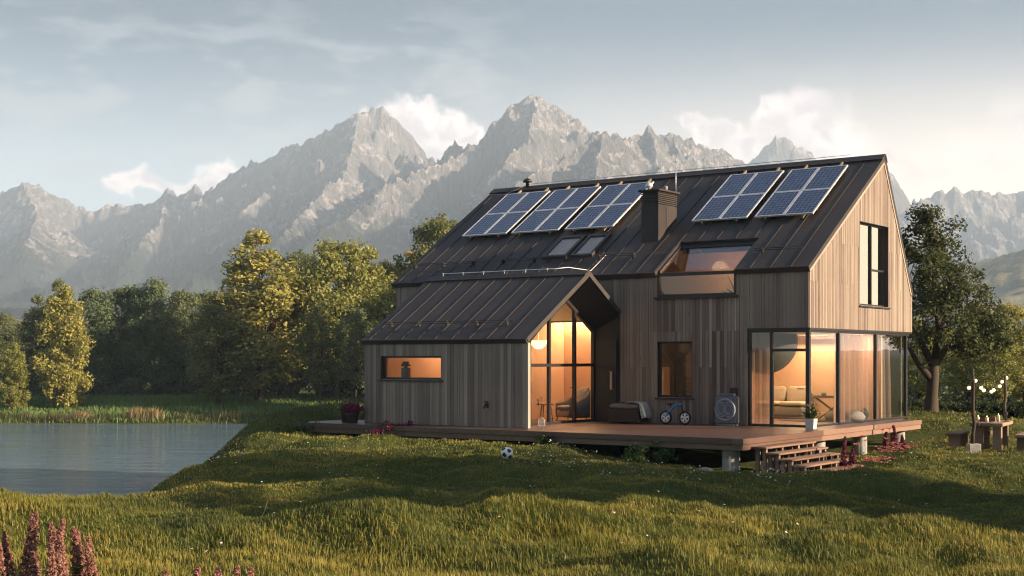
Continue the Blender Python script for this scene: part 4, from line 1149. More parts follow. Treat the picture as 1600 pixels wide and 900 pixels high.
az = np.radians(np.r_[np.arange(-180, -34, 4.0), np.linspace(-33, 33, 640), np.arange(34, 180, 4.0)])
rr = np.r_[0.05, 2.0, np.geomspace(3.5, 130, 560), np.geomspace(134, 4350, 60)]
A_, R_ = np.meshgrid(az, rr)
X_, Y_ = np.sin(A_) * R_, np.cos(A_) * R_
Z_ = height(X_, Y_)
nr, na = A_.shape
ii, jj = np.meshgrid(np.arange(nr - 1), np.arange(na), indexing='ij')
q = np.stack([ii * na + jj, ii * na + (jj + 1) % na, (ii + 1) * na + (jj + 1) % na, (ii + 1) * na + jj], -1).reshape(-1, 4)
g = link('ground', np_mesh('ground', np.stack([X_, Y_, Z_], -1).reshape(-1, 3), q, smooth=True), M['ground'])
tag(g, 'hilly green meadow around the house and pond', 'ground', kind='structure')

me = np_mesh('water', [(-160, 10, -3), (6, 10, -3), (6, 102.6, -3), (-160, 102.6, -3)], [(0, 1, 2, 3)])
tag(link('water', me, M['water']), 'rippled blue pond left of the house', 'water', kind='structure')

# ----------------------------------------------------------------------------
# mountains
# ----------------------------------------------------------------------------
RIDGES = [
    [(-260, 300, 3600), (-120, 318, 3600), (0, 300, 3500), (35, 287, 3450), (60, 292, 3450), (75, 301, 3450), (110, 313, 3500), (135, 323, 3500), (165, 317, 3500), (190, 313, 3500), (215, 315, 3500),
     (240, 311, 3500), (255, 301, 3500), (263, 294, 3500), (275, 303, 3500), (290, 305, 3480), (305, 292, 3460), (318, 304, 3440), (345, 290, 3400), (372, 268, 3350), (390, 256, 3300), (420, 243, 3260), (452, 224, 3230), (470, 229, 3220), (490, 215, 3210),
     (512, 203, 3200), (530, 196, 3200), (538, 186, 3200), (546, 179, 3200), (555, 173, 3200), (561, 176, 3200), (568, 171, 3200), (575, 174, 3200), (584, 169, 3200), (591, 172, 3200), (599, 166, 3200), (607, 172, 3200), (613, 186, 3200), (622, 214, 3200), (650, 241, 3200), (680, 243, 3200), (720, 255, 3200), (800, 300, 3200)],
    [(560, 176, 3200), (555, 215, 2950), (540, 268, 2650), (480, 330, 2300), (420, 390, 1950)],
    [(500, 212, 3210), (465, 262, 2980), (380, 325, 2650)],
    [(35, 288, 3450), (60, 335, 3000), (40, 390, 2500)], [(263, 296, 3500), (250, 345, 2900), (200, 400, 2400)],
    [(845, 149, 2700), (828, 149, 2700), (805, 170, 2680), (780, 188, 2640), (755, 206, 2600), (720, 230, 2530), (690, 247, 2470), (650, 266, 2390), (600, 297, 2270), (560, 326, 2160), (520, 352, 2050), (470, 388, 1900)],
    [(845, 149, 2700), (858, 160, 2700), (872, 182, 2700), (890, 205, 2700), (912, 224, 2720), (950, 240, 2750)],
    [(840, 150, 2700), (825, 215, 2450), (770, 280, 2200), (720, 340, 1950)],
    [(760, 320, 1900), (800, 296, 1960), (835, 275, 2020), (870, 250, 2090), (905, 224, 2160), (928, 208, 2200), (942, 205, 2210), (956, 208, 2220), (976, 224, 2300), (990, 214, 2400), (1003, 206, 2440), (1014, 199, 2450), (1024, 204, 2450), (1045, 207, 2460), (1075, 217, 2480), (1100, 226, 2500), (1130, 239, 2520), (1152, 254, 2540), (1190, 290, 2560), (1260, 330, 2600)],
    [(942, 206, 2210), (930, 280, 1950), (900, 350, 1700)], [(1014, 200, 2450), (1030, 260, 2200), (1000, 330, 1900)],
    [(1120, 300, 3900), (1165, 262, 3900), (1178, 245, 3900), (1195, 229, 3900), (1206, 219, 3900), (1215, 212, 3900), (1222, 214, 3900), (1230, 218, 3900), (1240, 232, 3900), (1253, 231, 3900), (1268, 246, 3900), (1300, 285, 3900), (1350, 300, 3850)],
    [(1340, 285, 3600), (1376, 252, 3600), (1386, 262, 3600), (1396, 287, 3600), (1408, 305, 3600), (1425, 319, 3600), (1436, 306, 3600), (1448, 308, 3600), (1465, 299, 3600), (1478, 303, 3600), (1490, 291, 3600), (1502, 300, 3600), (1525, 298, 3600), (1540, 302, 3600), (1570, 305, 3600), (1600, 298, 3600), (1700, 310, 3600), (1850, 320, 3600)],
]
def build_mountains():
    azm = np.radians(np.linspace(-24.5, 25, 1250)); rm = np.r_[np.linspace(700, 1600, 90), np.linspace(1610, 2900, 210), np.linspace(2912, 3700, 100), np.linspace(3730, 4250, 40)]
    A, R = np.meshgrid(azm, rm); X = np.sin(A) * R; Y = np.cos(A) * R
    wx = X + 55 * fbm(X / 260, Y / 260, 4, 50); wy = Y + 55 * fbm(X / 260 + 9, Y / 260, 4, 60)
    best = np.full(X.shape, -1e9); bd = np.zeros(X.shape)
    for rd in RIDGES:
        P = np.array([(at(px, D), D, EYE - (py - HY) / F * D) for px, py, D in rd])
        for a, b in zip(P, P[1:]):
            ab = b[:2] - a[:2]; L2 = (ab ** 2).sum()
            def dist(xx, yy):
                t = np.clip(((xx - a[0]) * ab[0] + (yy - a[1]) * ab[1]) / L2, 0, 1)
                return np.hypot(xx - a[0] - t * ab[0], yy - a[1] - t * ab[1]), t
            d0, t0 = dist(X, Y); m = d0 < 2600
            d1, t1 = dist(wx, wy); k = sstep(10, 160, d0); d = d0 * (1 - k) + d1 * k
            zr = a[2] + (b[2] - a[2]) * t0
            h = np.where(m, zr * np.exp(-d / (1.12 * zr)), -1e9)
            up = h > best
            best = np.where(up, h, best); bd = np.where(up, d0, bd)
    best = np.maximum(best, 0)
    env = np.clip(best / 260, 0, 1) ** 0.8 * (0.10 + 0.90 * sstep(0, 190, bd))
    rg = ridged(X / 230 + 0.15 * fbm(X / 150, Y / 150, 2, 80), Y / 330, 6, 70, 0.55)
    best = best + np.minimum(rg - 1.45, 0.05) * 85 * env + fbm(X / 26, Y / 26, 4, 90, 0.55) * 5 * np.clip(best / 200, 0, 1)
    best = best + (ridged(X / 42, Y / 60, 3, 120, 0.6) - 1.0) * 8 * np.exp(-bd / 70) * np.clip((best - 120) / 200, 0, 1)
    best = best + (ridged(X / 70, Y / 150, 4, 95, 0.6) - 1.2) * 16 * env
    Z = best - 6 + 10 * sstep(700, 1200, R)
    # sides and back of the massif fall below the plain
    Z = np.where((rm < 760)[:, None], np.minimum(Z, -8), Z)
    Z[0] = -30
    n0, n1 = A.shape
    i, j = np.meshgrid(np.arange(n0 - 1), np.arange(n1 - 1), indexing='ij')
    qd = np.stack([i * n1 + j, i * n1 + j + 1, (i + 1) * n1 + j + 1, (i + 1) * n1 + j], -1).reshape(-1, 4)
    return np_mesh('mountains', np.stack([X, Y, Z], -1).reshape(-1, 3), qd, smooth=False), Z.max()
mm, ZTOP = build_mountains()
tag(link('mountains', mm, M['mountain']), 'jagged grey alpine peaks behind the pond and house', 'mountains', kind='structure')

# gentle wooded hills
def hill_mesh(x0, x1, y0, y1, fn, n=160):
    X, Y = np.meshgrid(np.linspace(x0, x1, n), np.linspace(y0, y1, n)); Z = fn(X, Y)
    i, j = np.meshgrid(np.arange(n - 1), np.arange(n - 1), indexing='ij')
    qd = np.stack([i * n + j, i * n + j + 1, (i + 1) * n + j + 1, (i + 1) * n + j], -1).reshape(-1, 4)
    return np_mesh('hills', np.stack([X, Y, Z], -1).reshape(-1, 3), qd, smooth=True)
h1 = hill_mesh(180, 1300, 950, 2200, lambda X, Y: -8 + 150 * sstep(120, 640, X - (Y - 950) * 0.1) * sstep(950, 1600, Y) + 6.0 * fbm(X / 80, Y / 80, 4, 7) + 6 * np.maximum(fbm(X / 16, Y / 16, 3, 17), 0) * sstep(1180, 1400, Y + 150 * fbm(X / 220, Y / 220, 2, 9)), 240)
tag(link('hills', h1, M['hill']), 'hazy wooded hillside rising at the right behind the trees', 'hills', kind='structure')
h2 = hill_mesh(-330, 20, 260, 420, lambda X, Y: -4 + 15.5 * sstep(262, 330, Y) * sstep(-20, -60, X) + 1.0 * fbm(X / 30, Y / 30, 4, 8))
tag(link('hills', h2, M['hill']), 'low pale field rise behind the trees at the left', 'hills', kind='structure')

# ----------------------------------------------------------------------------
# trees
# ----------------------------------------------------------------------------
def leaf_cloud(cent, rad, per, size, seed, squash=0.8, up=0.5):
    """rhombic leaves scattered round cluster centres -> verts, quads, rnd"""
    r = np.random.default_rng(seed)
    cent = np.asarray(cent); N = len(cent) * per
    c = np.repeat(cent, per, 0); rd = np.repeat(np.asarray(rad), per)
    d = r.normal(size=(N, 3)); d /= np.linalg.norm(d, axis=1)[:, None]
    p = c + d * (rd * r.random(N) ** 0.5)[:, None] * np.array([1, 1, squash])
    nrm = d * 0.6 + r.normal(size=(N, 3)) * 0.6 + np.array([0, 0, up]); nrm /= np.linalg.norm(nrm, axis=1)[:, None]
    t = np.cross(nrm, r.normal(size=(N, 3))); t /= np.linalg.norm(t, axis=1)[:, None]; b = np.cross(nrm, t)
    s = (size * r.uniform(0.6, 1.3, N))[:, None]
    V = np.stack([p - t * s, p - b * s * 0.55 + nrm * s * .15, p + t * s, p + b * s * 0.55 + nrm * s * .15], 1).reshape(-1, 3)
    Q = np.arange(4 * N).reshape(-1, 4)
    cr = np.repeat(np.clip(r.normal(0.45, 0.2, len(cent)), 0, 1), per)
    rn = np.clip(cr + r.normal(0, 0.18, N), 0, 1)
    return V, Q, np.repeat(rn, 4)

def crown_centres(hgt, prof, rmax, n, seed, lop=0.2):
    rs = random.Random(seed); out = []; rad = []
    lob = [(rs.uniform(0, 6.28), rs.uniform(0.2, 0.9), rs.uniform(0.6, 1.25)) for _ in range(7)]
    zmin = prof[0][0]
    while len(out) < n:
        t = rs.uniform(zmin, 1.0)
        R = np.interp(t, [p[0] for p in prof], [p[1] for p in prof]) * rmax
        if rs.random() > (R / rmax) ** 0.8 + 0.08: continue
        a = rs.uniform(0, 6.28); k = 1.0
        for (la, lt, lg) in lob:
            dd = abs((a - la + pi) % (2 * pi) - pi)
            if dd < 0.7 and abs(t - lt) < 0.16: k *= lg
        f = rs.uniform(0.25, 1.0) ** 0.6
        out.append((R * k * f * cos(a), R * k * f * sin(a), t * hgt + rs.uniform(-.02, .02) * hgt)); rad.append(rmax * rs.uniform(0.22, 0.46) * (0.55 + 0.45 * R / rmax))
    return out, rad

def trunk_mb(hgt, r0, cents, seed, base=0.0, n_limb=24, multi=1, lean=0.03, zb=-0.3):
    rs = random.Random(seed); m = MB()
    stems = []
    for s in range(multi):
        a = rs.uniform(0, 6.28); sp = (0.16 if multi > 1 else lean) * hgt
        pts = []; rads = []
        for k in range(8):
            t = k / 7; bend = t ** 1.3
            pts.append(Vector((cos(a + s * 2.1) * sp * bend + rs.uniform(-.01, .01) * hgt * (k > 0), sin(a + s * 2.1) * sp * bend + rs.uniform(-.01, .01) * hgt * (k > 0), zb + t * (hgt * 0.86 - zb))))
            rads.append(r0 * (1.35 if k == 0 else 1.0) * (1 - 0.93 * t) * (0.75 if multi > 1 and k > 1 else 1) + 0.006)
        m.tube(pts, rads, 9, rs.random()); stems.append((pts, rads))
    for k in range(min(n_limb, len(cents))):
        c = Vector(cents[k]); pts, rads = stems[k % multi]
        zt = c.z * rs.uniform(0.45, 0.72); zt = max(zt, base)
        i = min(range(8), key=lambda q_: abs(pts[q_].z - zt)); p0 = pts[i]
        mid = p0.lerp(c, 0.5) + Vector((0, 0, -0.03 * hgt + rs.uniform(0, .04) * hgt)) + Vector((rs.uniform(-.02, .02) * hgt, rs.uniform(-.02, .02) * hgt, 0))
        rr_ = max(rads[i] * 0.5, 0.012)
        m.tube([p0, p0.lerp(mid, 0.5) + Vector((0, 0, .01 * hgt)), mid, mid.lerp(c, .6), c], [rr_, rr_ * .8, rr_ * .6, rr_ * .4, rr_ * .15], 6, rs.random())
    return m

PROTO = {}
def proto(kind, hgt, prof, rmax, ncl, per, leaf, seed, r0, multi=1, limbs=24, base=0):
    cents, rad = crown_centres(hgt, prof, rmax, ncl, seed)
    V, Q, rn = leaf_cloud(cents, rad, per, leaf, seed + 1)
    crown = np_mesh('crown_' + kind, V, Q, {'rnd': rn}); crown.materials.append(M['leaf'])
    tr = trunk_mb(hgt, r0, cents, seed + 2, base, limbs, multi)
    to = tr.build('trunk', M['bark']); tme = to.data; bpy.data.objects.remove(to)
    PROTO[kind] = (crown, tme, hgt, rmax)
proto('round', 14.0, [(0.14, 0.35), (0.3, 0.9), (0.5, 1.0), (0.72, 0.85), (0.9, 0.5), (1.0, 0.15)], 4.0, 130, 165, 0.17, 101, 0.26)
proto('tall', 14.0, [(0.12, 0.4), (0.3, 0.95), (0.45, 1.0), (0.65, 0.72), (0.85, 0.42), (1.0, 0.1)], 3.2, 135, 165, 0.165, 202, 0.22)
proto('broad', 13.0, [(0.16, 0.5), (0.32, 1.0), (0.55, 0.95), (0.8, 0.75), (0.95, 0.45), (1.0, 0.2)], 4.6, 150, 160, 0.17, 303, 0.3)
proto('egg', 9.0, [(0.06, 0.45), (0.22, 0.95), (0.4, 1.0), (0.65, 0.85), (0.85, 0.55), (1.0, 0.12)], 2.2, 120, 165, 0.12, 404, 0.16)
proto('thin', 12.0, [(0.25, 0.3), (0.45, 0.8), (0.65, 1.0), (0.85, 0.7), (1.0, 0.2)], 2.5, 70, 95, 0.145, 505, 0.13)

def tree(kind, px, D, top, label, tint, group, width=1.0, x=None, name='tree', rot=None, floor=None):
    xx = at(px, D) if x is None else x
    zb = hz(xx, D) if floor is None else floor
    ztop = EYE - (top - HY) / F * D if top is not None else None
    crown, tme, hg, rm_ = PROTO[kind]
    s = (ztop - zb) / (hg * 1.02)
    t = thing(name, label, 'tree', (xx, D, zb), random.uniform(0, 6.28) if rot is None else rot, group)
    t.scale = (s * width, s * width, s)
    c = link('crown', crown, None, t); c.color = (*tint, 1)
    link('trunk', tme, None, t)
    return t
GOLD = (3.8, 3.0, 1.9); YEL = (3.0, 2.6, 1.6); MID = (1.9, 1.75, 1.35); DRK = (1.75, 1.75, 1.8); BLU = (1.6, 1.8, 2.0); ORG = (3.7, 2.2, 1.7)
G1 = 'trees along the far bank'
LT = [
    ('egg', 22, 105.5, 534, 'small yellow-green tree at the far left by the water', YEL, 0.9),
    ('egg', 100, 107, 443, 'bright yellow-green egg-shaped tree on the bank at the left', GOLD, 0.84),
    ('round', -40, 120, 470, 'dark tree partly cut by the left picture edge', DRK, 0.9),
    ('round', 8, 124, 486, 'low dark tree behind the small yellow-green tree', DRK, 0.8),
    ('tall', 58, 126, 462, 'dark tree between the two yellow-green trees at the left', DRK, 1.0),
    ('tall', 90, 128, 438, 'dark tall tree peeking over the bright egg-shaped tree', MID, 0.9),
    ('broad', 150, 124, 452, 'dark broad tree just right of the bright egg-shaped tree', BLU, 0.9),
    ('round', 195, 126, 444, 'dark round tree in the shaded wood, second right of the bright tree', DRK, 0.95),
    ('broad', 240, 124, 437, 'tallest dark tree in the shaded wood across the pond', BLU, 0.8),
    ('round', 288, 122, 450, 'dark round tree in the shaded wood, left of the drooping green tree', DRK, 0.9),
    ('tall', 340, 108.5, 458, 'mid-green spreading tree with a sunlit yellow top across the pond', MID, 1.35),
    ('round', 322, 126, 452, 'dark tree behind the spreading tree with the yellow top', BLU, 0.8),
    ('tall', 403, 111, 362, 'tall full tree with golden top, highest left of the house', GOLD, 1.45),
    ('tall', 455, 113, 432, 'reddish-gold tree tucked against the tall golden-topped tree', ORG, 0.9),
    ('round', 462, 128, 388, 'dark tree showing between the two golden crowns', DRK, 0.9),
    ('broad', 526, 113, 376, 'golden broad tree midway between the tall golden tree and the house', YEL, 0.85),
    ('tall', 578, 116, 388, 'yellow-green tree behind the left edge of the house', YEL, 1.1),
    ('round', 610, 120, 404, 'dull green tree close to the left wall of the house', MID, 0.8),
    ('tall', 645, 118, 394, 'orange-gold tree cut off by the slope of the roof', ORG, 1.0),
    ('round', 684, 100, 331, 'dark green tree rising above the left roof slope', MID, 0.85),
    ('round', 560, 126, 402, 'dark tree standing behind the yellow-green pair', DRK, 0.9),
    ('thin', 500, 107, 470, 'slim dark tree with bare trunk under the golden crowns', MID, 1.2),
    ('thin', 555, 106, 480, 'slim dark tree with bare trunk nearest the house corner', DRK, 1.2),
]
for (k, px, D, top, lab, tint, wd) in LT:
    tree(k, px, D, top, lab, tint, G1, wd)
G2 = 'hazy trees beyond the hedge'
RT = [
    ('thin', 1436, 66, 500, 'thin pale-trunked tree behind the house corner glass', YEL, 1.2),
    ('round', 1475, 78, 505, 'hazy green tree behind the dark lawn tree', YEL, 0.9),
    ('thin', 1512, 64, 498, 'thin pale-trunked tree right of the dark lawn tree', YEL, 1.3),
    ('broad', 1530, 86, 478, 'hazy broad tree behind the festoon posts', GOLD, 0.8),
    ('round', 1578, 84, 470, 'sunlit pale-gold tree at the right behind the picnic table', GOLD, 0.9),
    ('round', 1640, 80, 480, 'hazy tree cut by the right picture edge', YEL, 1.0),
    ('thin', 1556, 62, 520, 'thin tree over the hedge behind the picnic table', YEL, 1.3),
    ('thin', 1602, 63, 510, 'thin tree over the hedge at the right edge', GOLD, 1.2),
]
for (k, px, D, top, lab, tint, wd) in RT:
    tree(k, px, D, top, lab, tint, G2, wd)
# the wood goes on behind the house (only its ends can be seen past the roof)
for n_, (px, D, top) in enumerate([(740, 112, 400), (800, 108, 395), (880, 112, 390), (950, 106, 400), (1030, 110, 410), (1110, 104, 420), (1190, 100, 430), (1270, 95, 440), (1350, 90, 460)]):
    tree(('round', 'broad', 'tall')[n_ % 3], px, D, top, 'tree of the wood hidden behind the house', MID, 'wood behind the house', 1.0)
# unseen trees added outside the picture at the right to shade the lawn
for n_, (x, y, hh, kd) in enumerate([(13.8, 14.6, 5.2, 'round'), (14.6, 17.6, 5.6, 'round'), (15.8, 20.6, 5.8, 'broad'), (19.5, 11.4, 8.5, 'tall'), (21, 14.8, 9, 'thin'), (23.5, 17.6, 9.5, 'thin'), (30, 8.5, 12, 'tall'), (36, 9.5, 13.5, 'thin'), (31, 12.5, 11.5, 'thin'), (17.2, 15.2, 7.2, 'tall'), (25.5, 13.0, 10.5, 'tall'), (18.6, 18.2, 7.2, 'tall'), (16.5, 12.0, 6.0, 'thin'), (19.5, 22.0, 8.5, 'thin'), (24.5, 21.5, 10.5, 'thin'), (29.5, 20.5, 12, 'tall'), (35, 19, 13, 'thin')]):
    zb = hz(x, y)
    tree(kd, 0, y, HY - (zb + hh - EYE) * F / y, 'unseen tree added outside the picture at the right to shade the lawn', MID, 'added shade trees at the right', 1.1, x=x)

# the dark lawn tree beside the house
def lawn_tree():
    D = 46.5; x = at(1456, D); zb = hz(x, D); hg = EYE - (328 - HY) / F * D - zb
    t = thing('lawn_tree', 'dark spreading deciduous tree with forked trunk right of the house', 'tree', (x, D, zb), 0.0)
    prof = [(0.30, 0.3), (0.35, 0.85), (0.42, 1.0), (0.55, 0.86), (0.66, 0.74), (0.8, 0.62), (0.92, 0.42), (1.0, 0.12)]
    cents, rad = crown_centres(hg, prof, 1.95, 135, 77)
    cents = [(c[0] + 1.35 * (1 - c[2] / hg) - 0.1, c[1], c[2]) for c in cents]
    rad = [r_ * 0.78 for r_ in rad]
    V, Q, rn = leaf_cloud(cents, rad, 120, 0.07, 78)
    me = np_mesh('crown', V, Q, {'rnd': rn}); c = link('crown', me, M['leaf'], t); c.color = (0.95, 0.95, 0.8, 1)
    rs = random.Random(4); m = MB()
    m.tube([(-0.05, 0, -0.4), (-0.03, 0, 0.1), (0.0, 0, 0.7), (0.05, 0, 1.3), (0.1, 0, 1.9)], [0.40, 0.26, 0.21, 0.19, 0.15], 12, 0.4)
    forks = [[(0.08, 0, 1.6), (-0.35, 0.1, 2.5), (-0.75, 0.2, 3.4), (-1.0, 0.2, 4.4)], [(0.1, 0, 1.8), (0.2, -0.1, 2.9), (0.1, 0, 4.2), (0.15, 0, 5.8)], [(0.1, 0, 1.7), (0.6, 0.1, 2.4), (1.2, -0.1, 3.1), (1.7, 0, 3.5)],
             [(0.0, 0, 1.2), (-0.5, -0.2, 1.7), (-0.9, -0.2, 2.4), (-1.3, -0.1, 3.0)], [(0.15, 0, 2.4), (0.5, 0.3, 3.3), (0.7, 0.4, 4.4)]]
    for f_ in forks:
        k = len(f_); m.tube(f_, [0.14 - 0.12 * q_ / (k - 1) for q_ in range(k)], 8, rs.random())
    fp = [Vector(p) for f_ in forks for p in f_[1:]]
    for c_ in cents[:110]:
        cv = Vector(c_); p0 = min((p for p in fp if p.z < cv.z + 0.2), key=lambda p: (p - cv).length, default=fp[0])
        md_ = p0.lerp(cv, .5) + Vector((rs.uniform(-.1, .1), rs.uniform(-.1, .1), rs.uniform(-.12, .05)))
        m.tube([p0, md_, cv], [0.03, 0.018, 0.006], 5, rs.random())
    m.build('trunk', M['bark'], t)
lawn_tree()

# undergrowth: dark mass of bushes along the wood edge
r = np.random.default_rng(9)
cs = []; rd = []
for k in range(420):
    px = r.uniform(-150, 760); D = r.uniform(114, 128); x = at(px, D); cs.append((x, D, -1.5 + abs(r.normal(0, 1.1)) + 0.3)); rd.append(r.uniform(0.7, 1.5))
for k in range(240):
    px = r.uniform(1400, 1750); D = r.uniform(66, 92); x = at(px, D); cs.append((x, D, -1.2 + abs(r.normal(0, 1.0)) + 0.2)); rd.append(r.uniform(0.6, 1.3))
V, Q, rn = leaf_cloud(cs, rd, 60, 0.16, 10)
o = link('undergrowth', np_mesh('undergrowth', V, Q, {'rnd': rn}), M['undergrowth'])
tag(o, 'dark bushes filling the gaps under the trees', 'undergrowth', kind='stuff')

# hedge
def hedge():
    x0, x1 = at(1412, 50), at(1760, 50); D = 50.5
    r = np.random.default_rng(21); N = 900
    P = np.stack([r.uniform(x0, x1, N), D + r.uniform(-0.5, 0.5, N), r.uniform(-0.75, 0.22, N)], -1)
    P[:, 2] += 0.06 * fbm(P[:, 0] * 1.3, P[:, 1] * 0, 2, 3)
    V, Q, rn = leaf_cloud(P, np.full(N, 0.17), 60, 0.05, 22)
    o = link('hedge', np_mesh('hedge', V, Q, {'rnd': rn}), M['hedge'])
    tag(o, 'clipped dark green hedge running behind the picnic table', 'hedge')
hedge()

# ----------------------------------------------------------------------------
# shrubs, flowers, reeds
# ----------------------------------------------------------------------------
def shrub(px, D, w, h, label, mat, seed, n=30, per=40, leaf=0.035, name='shrub', dep=0.4):
    x = at(px, D); zb = hz(x, D); r = np.random.default_rng(seed)
    t = thing(name, label, name.replace('_', ' '), (x, D, zb))
    a = r.uniform(0, 6.28, n); q_ = r.random(n) ** .5
    P = np.stack([np.cos(a) * q_ * w / 2, np.sin(a) * q_ * dep, r.uniform(0.1, 1, n) ** 0.8 * h * (1 - 0.5 * q_ ** 2)], -1)
    V, Q, rn = leaf_cloud(P, np.full(n, 0.13), per, leaf, seed + 1)
    link('leaves', np_mesh('leaves', V, Q, {'rnd': rn}), M[mat], t)
    m = MB()
    for p_ in P[:14]: m.tube([(p_[0] * .2, p_[1] * .2, -0.05), (p_[0] * .7, p_[1] * .7, p_[2] * .6), tuple(p_)], [0.01, 0.007, 0.003], 4)
    m.build('stems', M['bark'], t)
    return t
shrub(1015, 33.0, 1.4, 0.55, 'dark leafy shrub in front of the deck fascia left of the concrete pier', 'leaf_small', 31, 34)
shrub(862, 35.0, 0.9, 0.40, 'small dark shrub under the deck edge below the gable glass', 'leaf_small', 33, 20)
shrub(620, 38.2, 1.5, 0.45, 'purple-pink shrub growing over the deck edge below the ribbon window', 'petal_magenta', 35, 30, 40, 0.04)
shrub(470, 40.0, 1.5, 0.35, 'low green bush at the left end of the deck', 'leaf_small', 37, 26)

def spike_plant(x, y, h, sl, rad, label, petal, name, cat, group, seed, leafn=14, n=150, fl=0.012):
    zb = hz(x, y); rs = random.Random(seed)
    t = thing(name, label, cat, (x, y, zb), rs.uniform(0, 6), group)
    lx, ly = rs.uniform(-.15, .15) * h, rs.uniform(-.1, .1) * h; rad = rad * rs.uniform(0.7, 1.2); sl = sl * rs.uniform(0.75, 1.15)
    def ax(z): q_ = z / h; return Vector((lx * q_ * q_, ly * q_ * q_, z))
    m = MB(); m.tube([ax(-0.05), ax(h * .35), ax(h * .7), ax(h)], [0.007, 0.006, 0.005, 0.002], 5); m.build('stem', M['leaf_small'], t)
    r = np.random.default_rng(seed); c = []
    for k in range(n):
        q_ = r.random(); z = h - sl + q_ * sl; ra = rad * (1 - q_ ** 2.6) * (0.75 + 0.25 * sin(z * 150)) * r.uniform(0.55, 1.1) + 0.003; a = r.uniform(0, 6.28)
        p_ = ax(z); c.append((p_.x + cos(a) * ra, p_.y + sin(a) * ra, z))
    V, Q, rn = leaf_cloud(c, np.full(n, fl * .8), 7, fl, seed + 3, up=0.2)
    link('blossom', np_mesh('blossom', V, Q, {'rnd': rn}), M[petal], t)
    if leafn:
        m = MB()
        for k in range(leafn):
            z = rs.uniform(0.05, h - sl); a = rs.uniform(0, 6.28); p_ = ax(z); l = rs.uniform(0.08, 0.17) * (h / 0.7)
            tip = p_ + Vector((cos(a) * l, sin(a) * l, l * .4)); m.tube([p_, tip], 0.002, 3)
            for j in range(7):
                b_ = j * 2 * pi / 7; e = Vector((cos(b_), sin(b_), 0.25)) * 0.055 * (h / 0.7); pr = Vector((-sin(b_), cos(b_), 0)) * 0.011
                m.add([tip, tip + e * .5 - pr, tip + e, tip + e * .5 + pr], [(0, 1, 2, 3)])
        m.build('leaves', M['leaf_small'], t)
    return t
LU = [(3, 846, 7.4), (16, 832, 7.6), (35, 800, 7.5), (49, 803, 7.7), (62, 862, 7.2), (76, 813, 7.4), (92, 815, 7.9), (104, 838, 7.3), (119, 828, 7.6), (131, 822, 7.5), (142, 838, 7.8), (153, 850, 7.4), (84, 850, 7.1), (116, 862, 7.0)]
LU.sort()
for k, (px, py, D) in enumerate(LU):
    x = at(px, D); zb = hz(x, D); h = EYE - (py - HY) / F * D - zb
    spike_plant(x, D, h, 0.36, 0.038, 'salmon-red lupin spike, %s from the left in the near left corner clump' % ORD[k], 'petal_red', 'lupin', 'flower', 'red lupins in the near left corner', 500 + k, n=380, fl=0.0088)
LU2 = [(268, 893, 7.2), (300, 886, 7.4), (325, 888, 7.3), (357, 883, 7.5), (388, 890, 7.3)]
for k, (px, py, D) in enumerate(LU2):
    x = at(px, D); zb = hz(x, D); h = EYE - (py - HY) / F * D - zb
    spike_plant(x, D, h, 0.2, 0.034, 'low red lupin tip at the bottom picture edge, %s from the left of five' % ORD[k], 'petal_red', 'lupin', 'flower', 'red lupin tips at the bottom edge', 540 + k, n=150, fl=0.011)
for k, (px, py, D, h, lab) in enumerate([(1318, 0, 33.2, 0.95, 'tall magenta lupin spike right beside the steps'), (1330, 0, 33.0, 0.62, 'shorter magenta lupin spike second from the steps'),
                                        (1382, 0, 36.5, 0.85, 'magenta lupin at the left of the far pair of spikes near the pier'), (1402, 0, 36.8, 0.9, 'magenta lupin in the middle of the flower bed by the last pier'), (1413, 0, 36.2, 0.7, 'rightmost magenta lupin of the flower bed')]):
    spike_plant(at(px, D), D, h, h * .7, 0.085, lab, 'petal_magenta', 'lupin', 'flower', 'magenta lupins by the deck', 560 + k, n=130, fl=0.03)
def bloom_clump(px, D, label, n, w, h, big, seed, group):
    x = at(px, D); zb = hz(x, D); rs = random.Random(seed)
    t = thing('flower_clump', label, 'flowers', (x, D, zb), 0, group)
    m = MB(); f = MB()
    for k in range(n):
        a = rs.uniform(0, 6.28); q_ = rs.random() ** .5 * w / 2; hh = h * rs.uniform(0.6, 1.0); p_ = Vector((cos(a) * q_, sin(a) * q_ * .6, hh))
        m.tube([(p_.x * .6, p_.y * .6, -0.05), p_], 0.004, 4)
        for j in range(3):
            b_ = rs.uniform(0, 6.28); e = Vector((cos(b_) * .07, sin(b_) * .07, .04)); s0 = p_ * rs.uniform(.2, .8); pr = e.cross(Vector((0, 0, 1))) * .3; m.add([s0, s0 + e * .5 - pr, s0 + e, s0 + e * .5 + pr], [(0, 1, 2, 3)])
        for j in range(8):
            b_ = j * pi / 4 + rs.random(); e = Vector((cos(b_), sin(b_), rs.uniform(0.1, .7))) * big; pr = Vector((-sin(b_), cos(b_), 0)) * big * .45
            f.add([p_, p_ + e * .6 - pr, p_ + e, p_ + e * .6 + pr], [(0, 1, 2, 3)])
    m.build('stems', M['leaf_small'], t); f.build('blossoms', M['petal_pink'], t)
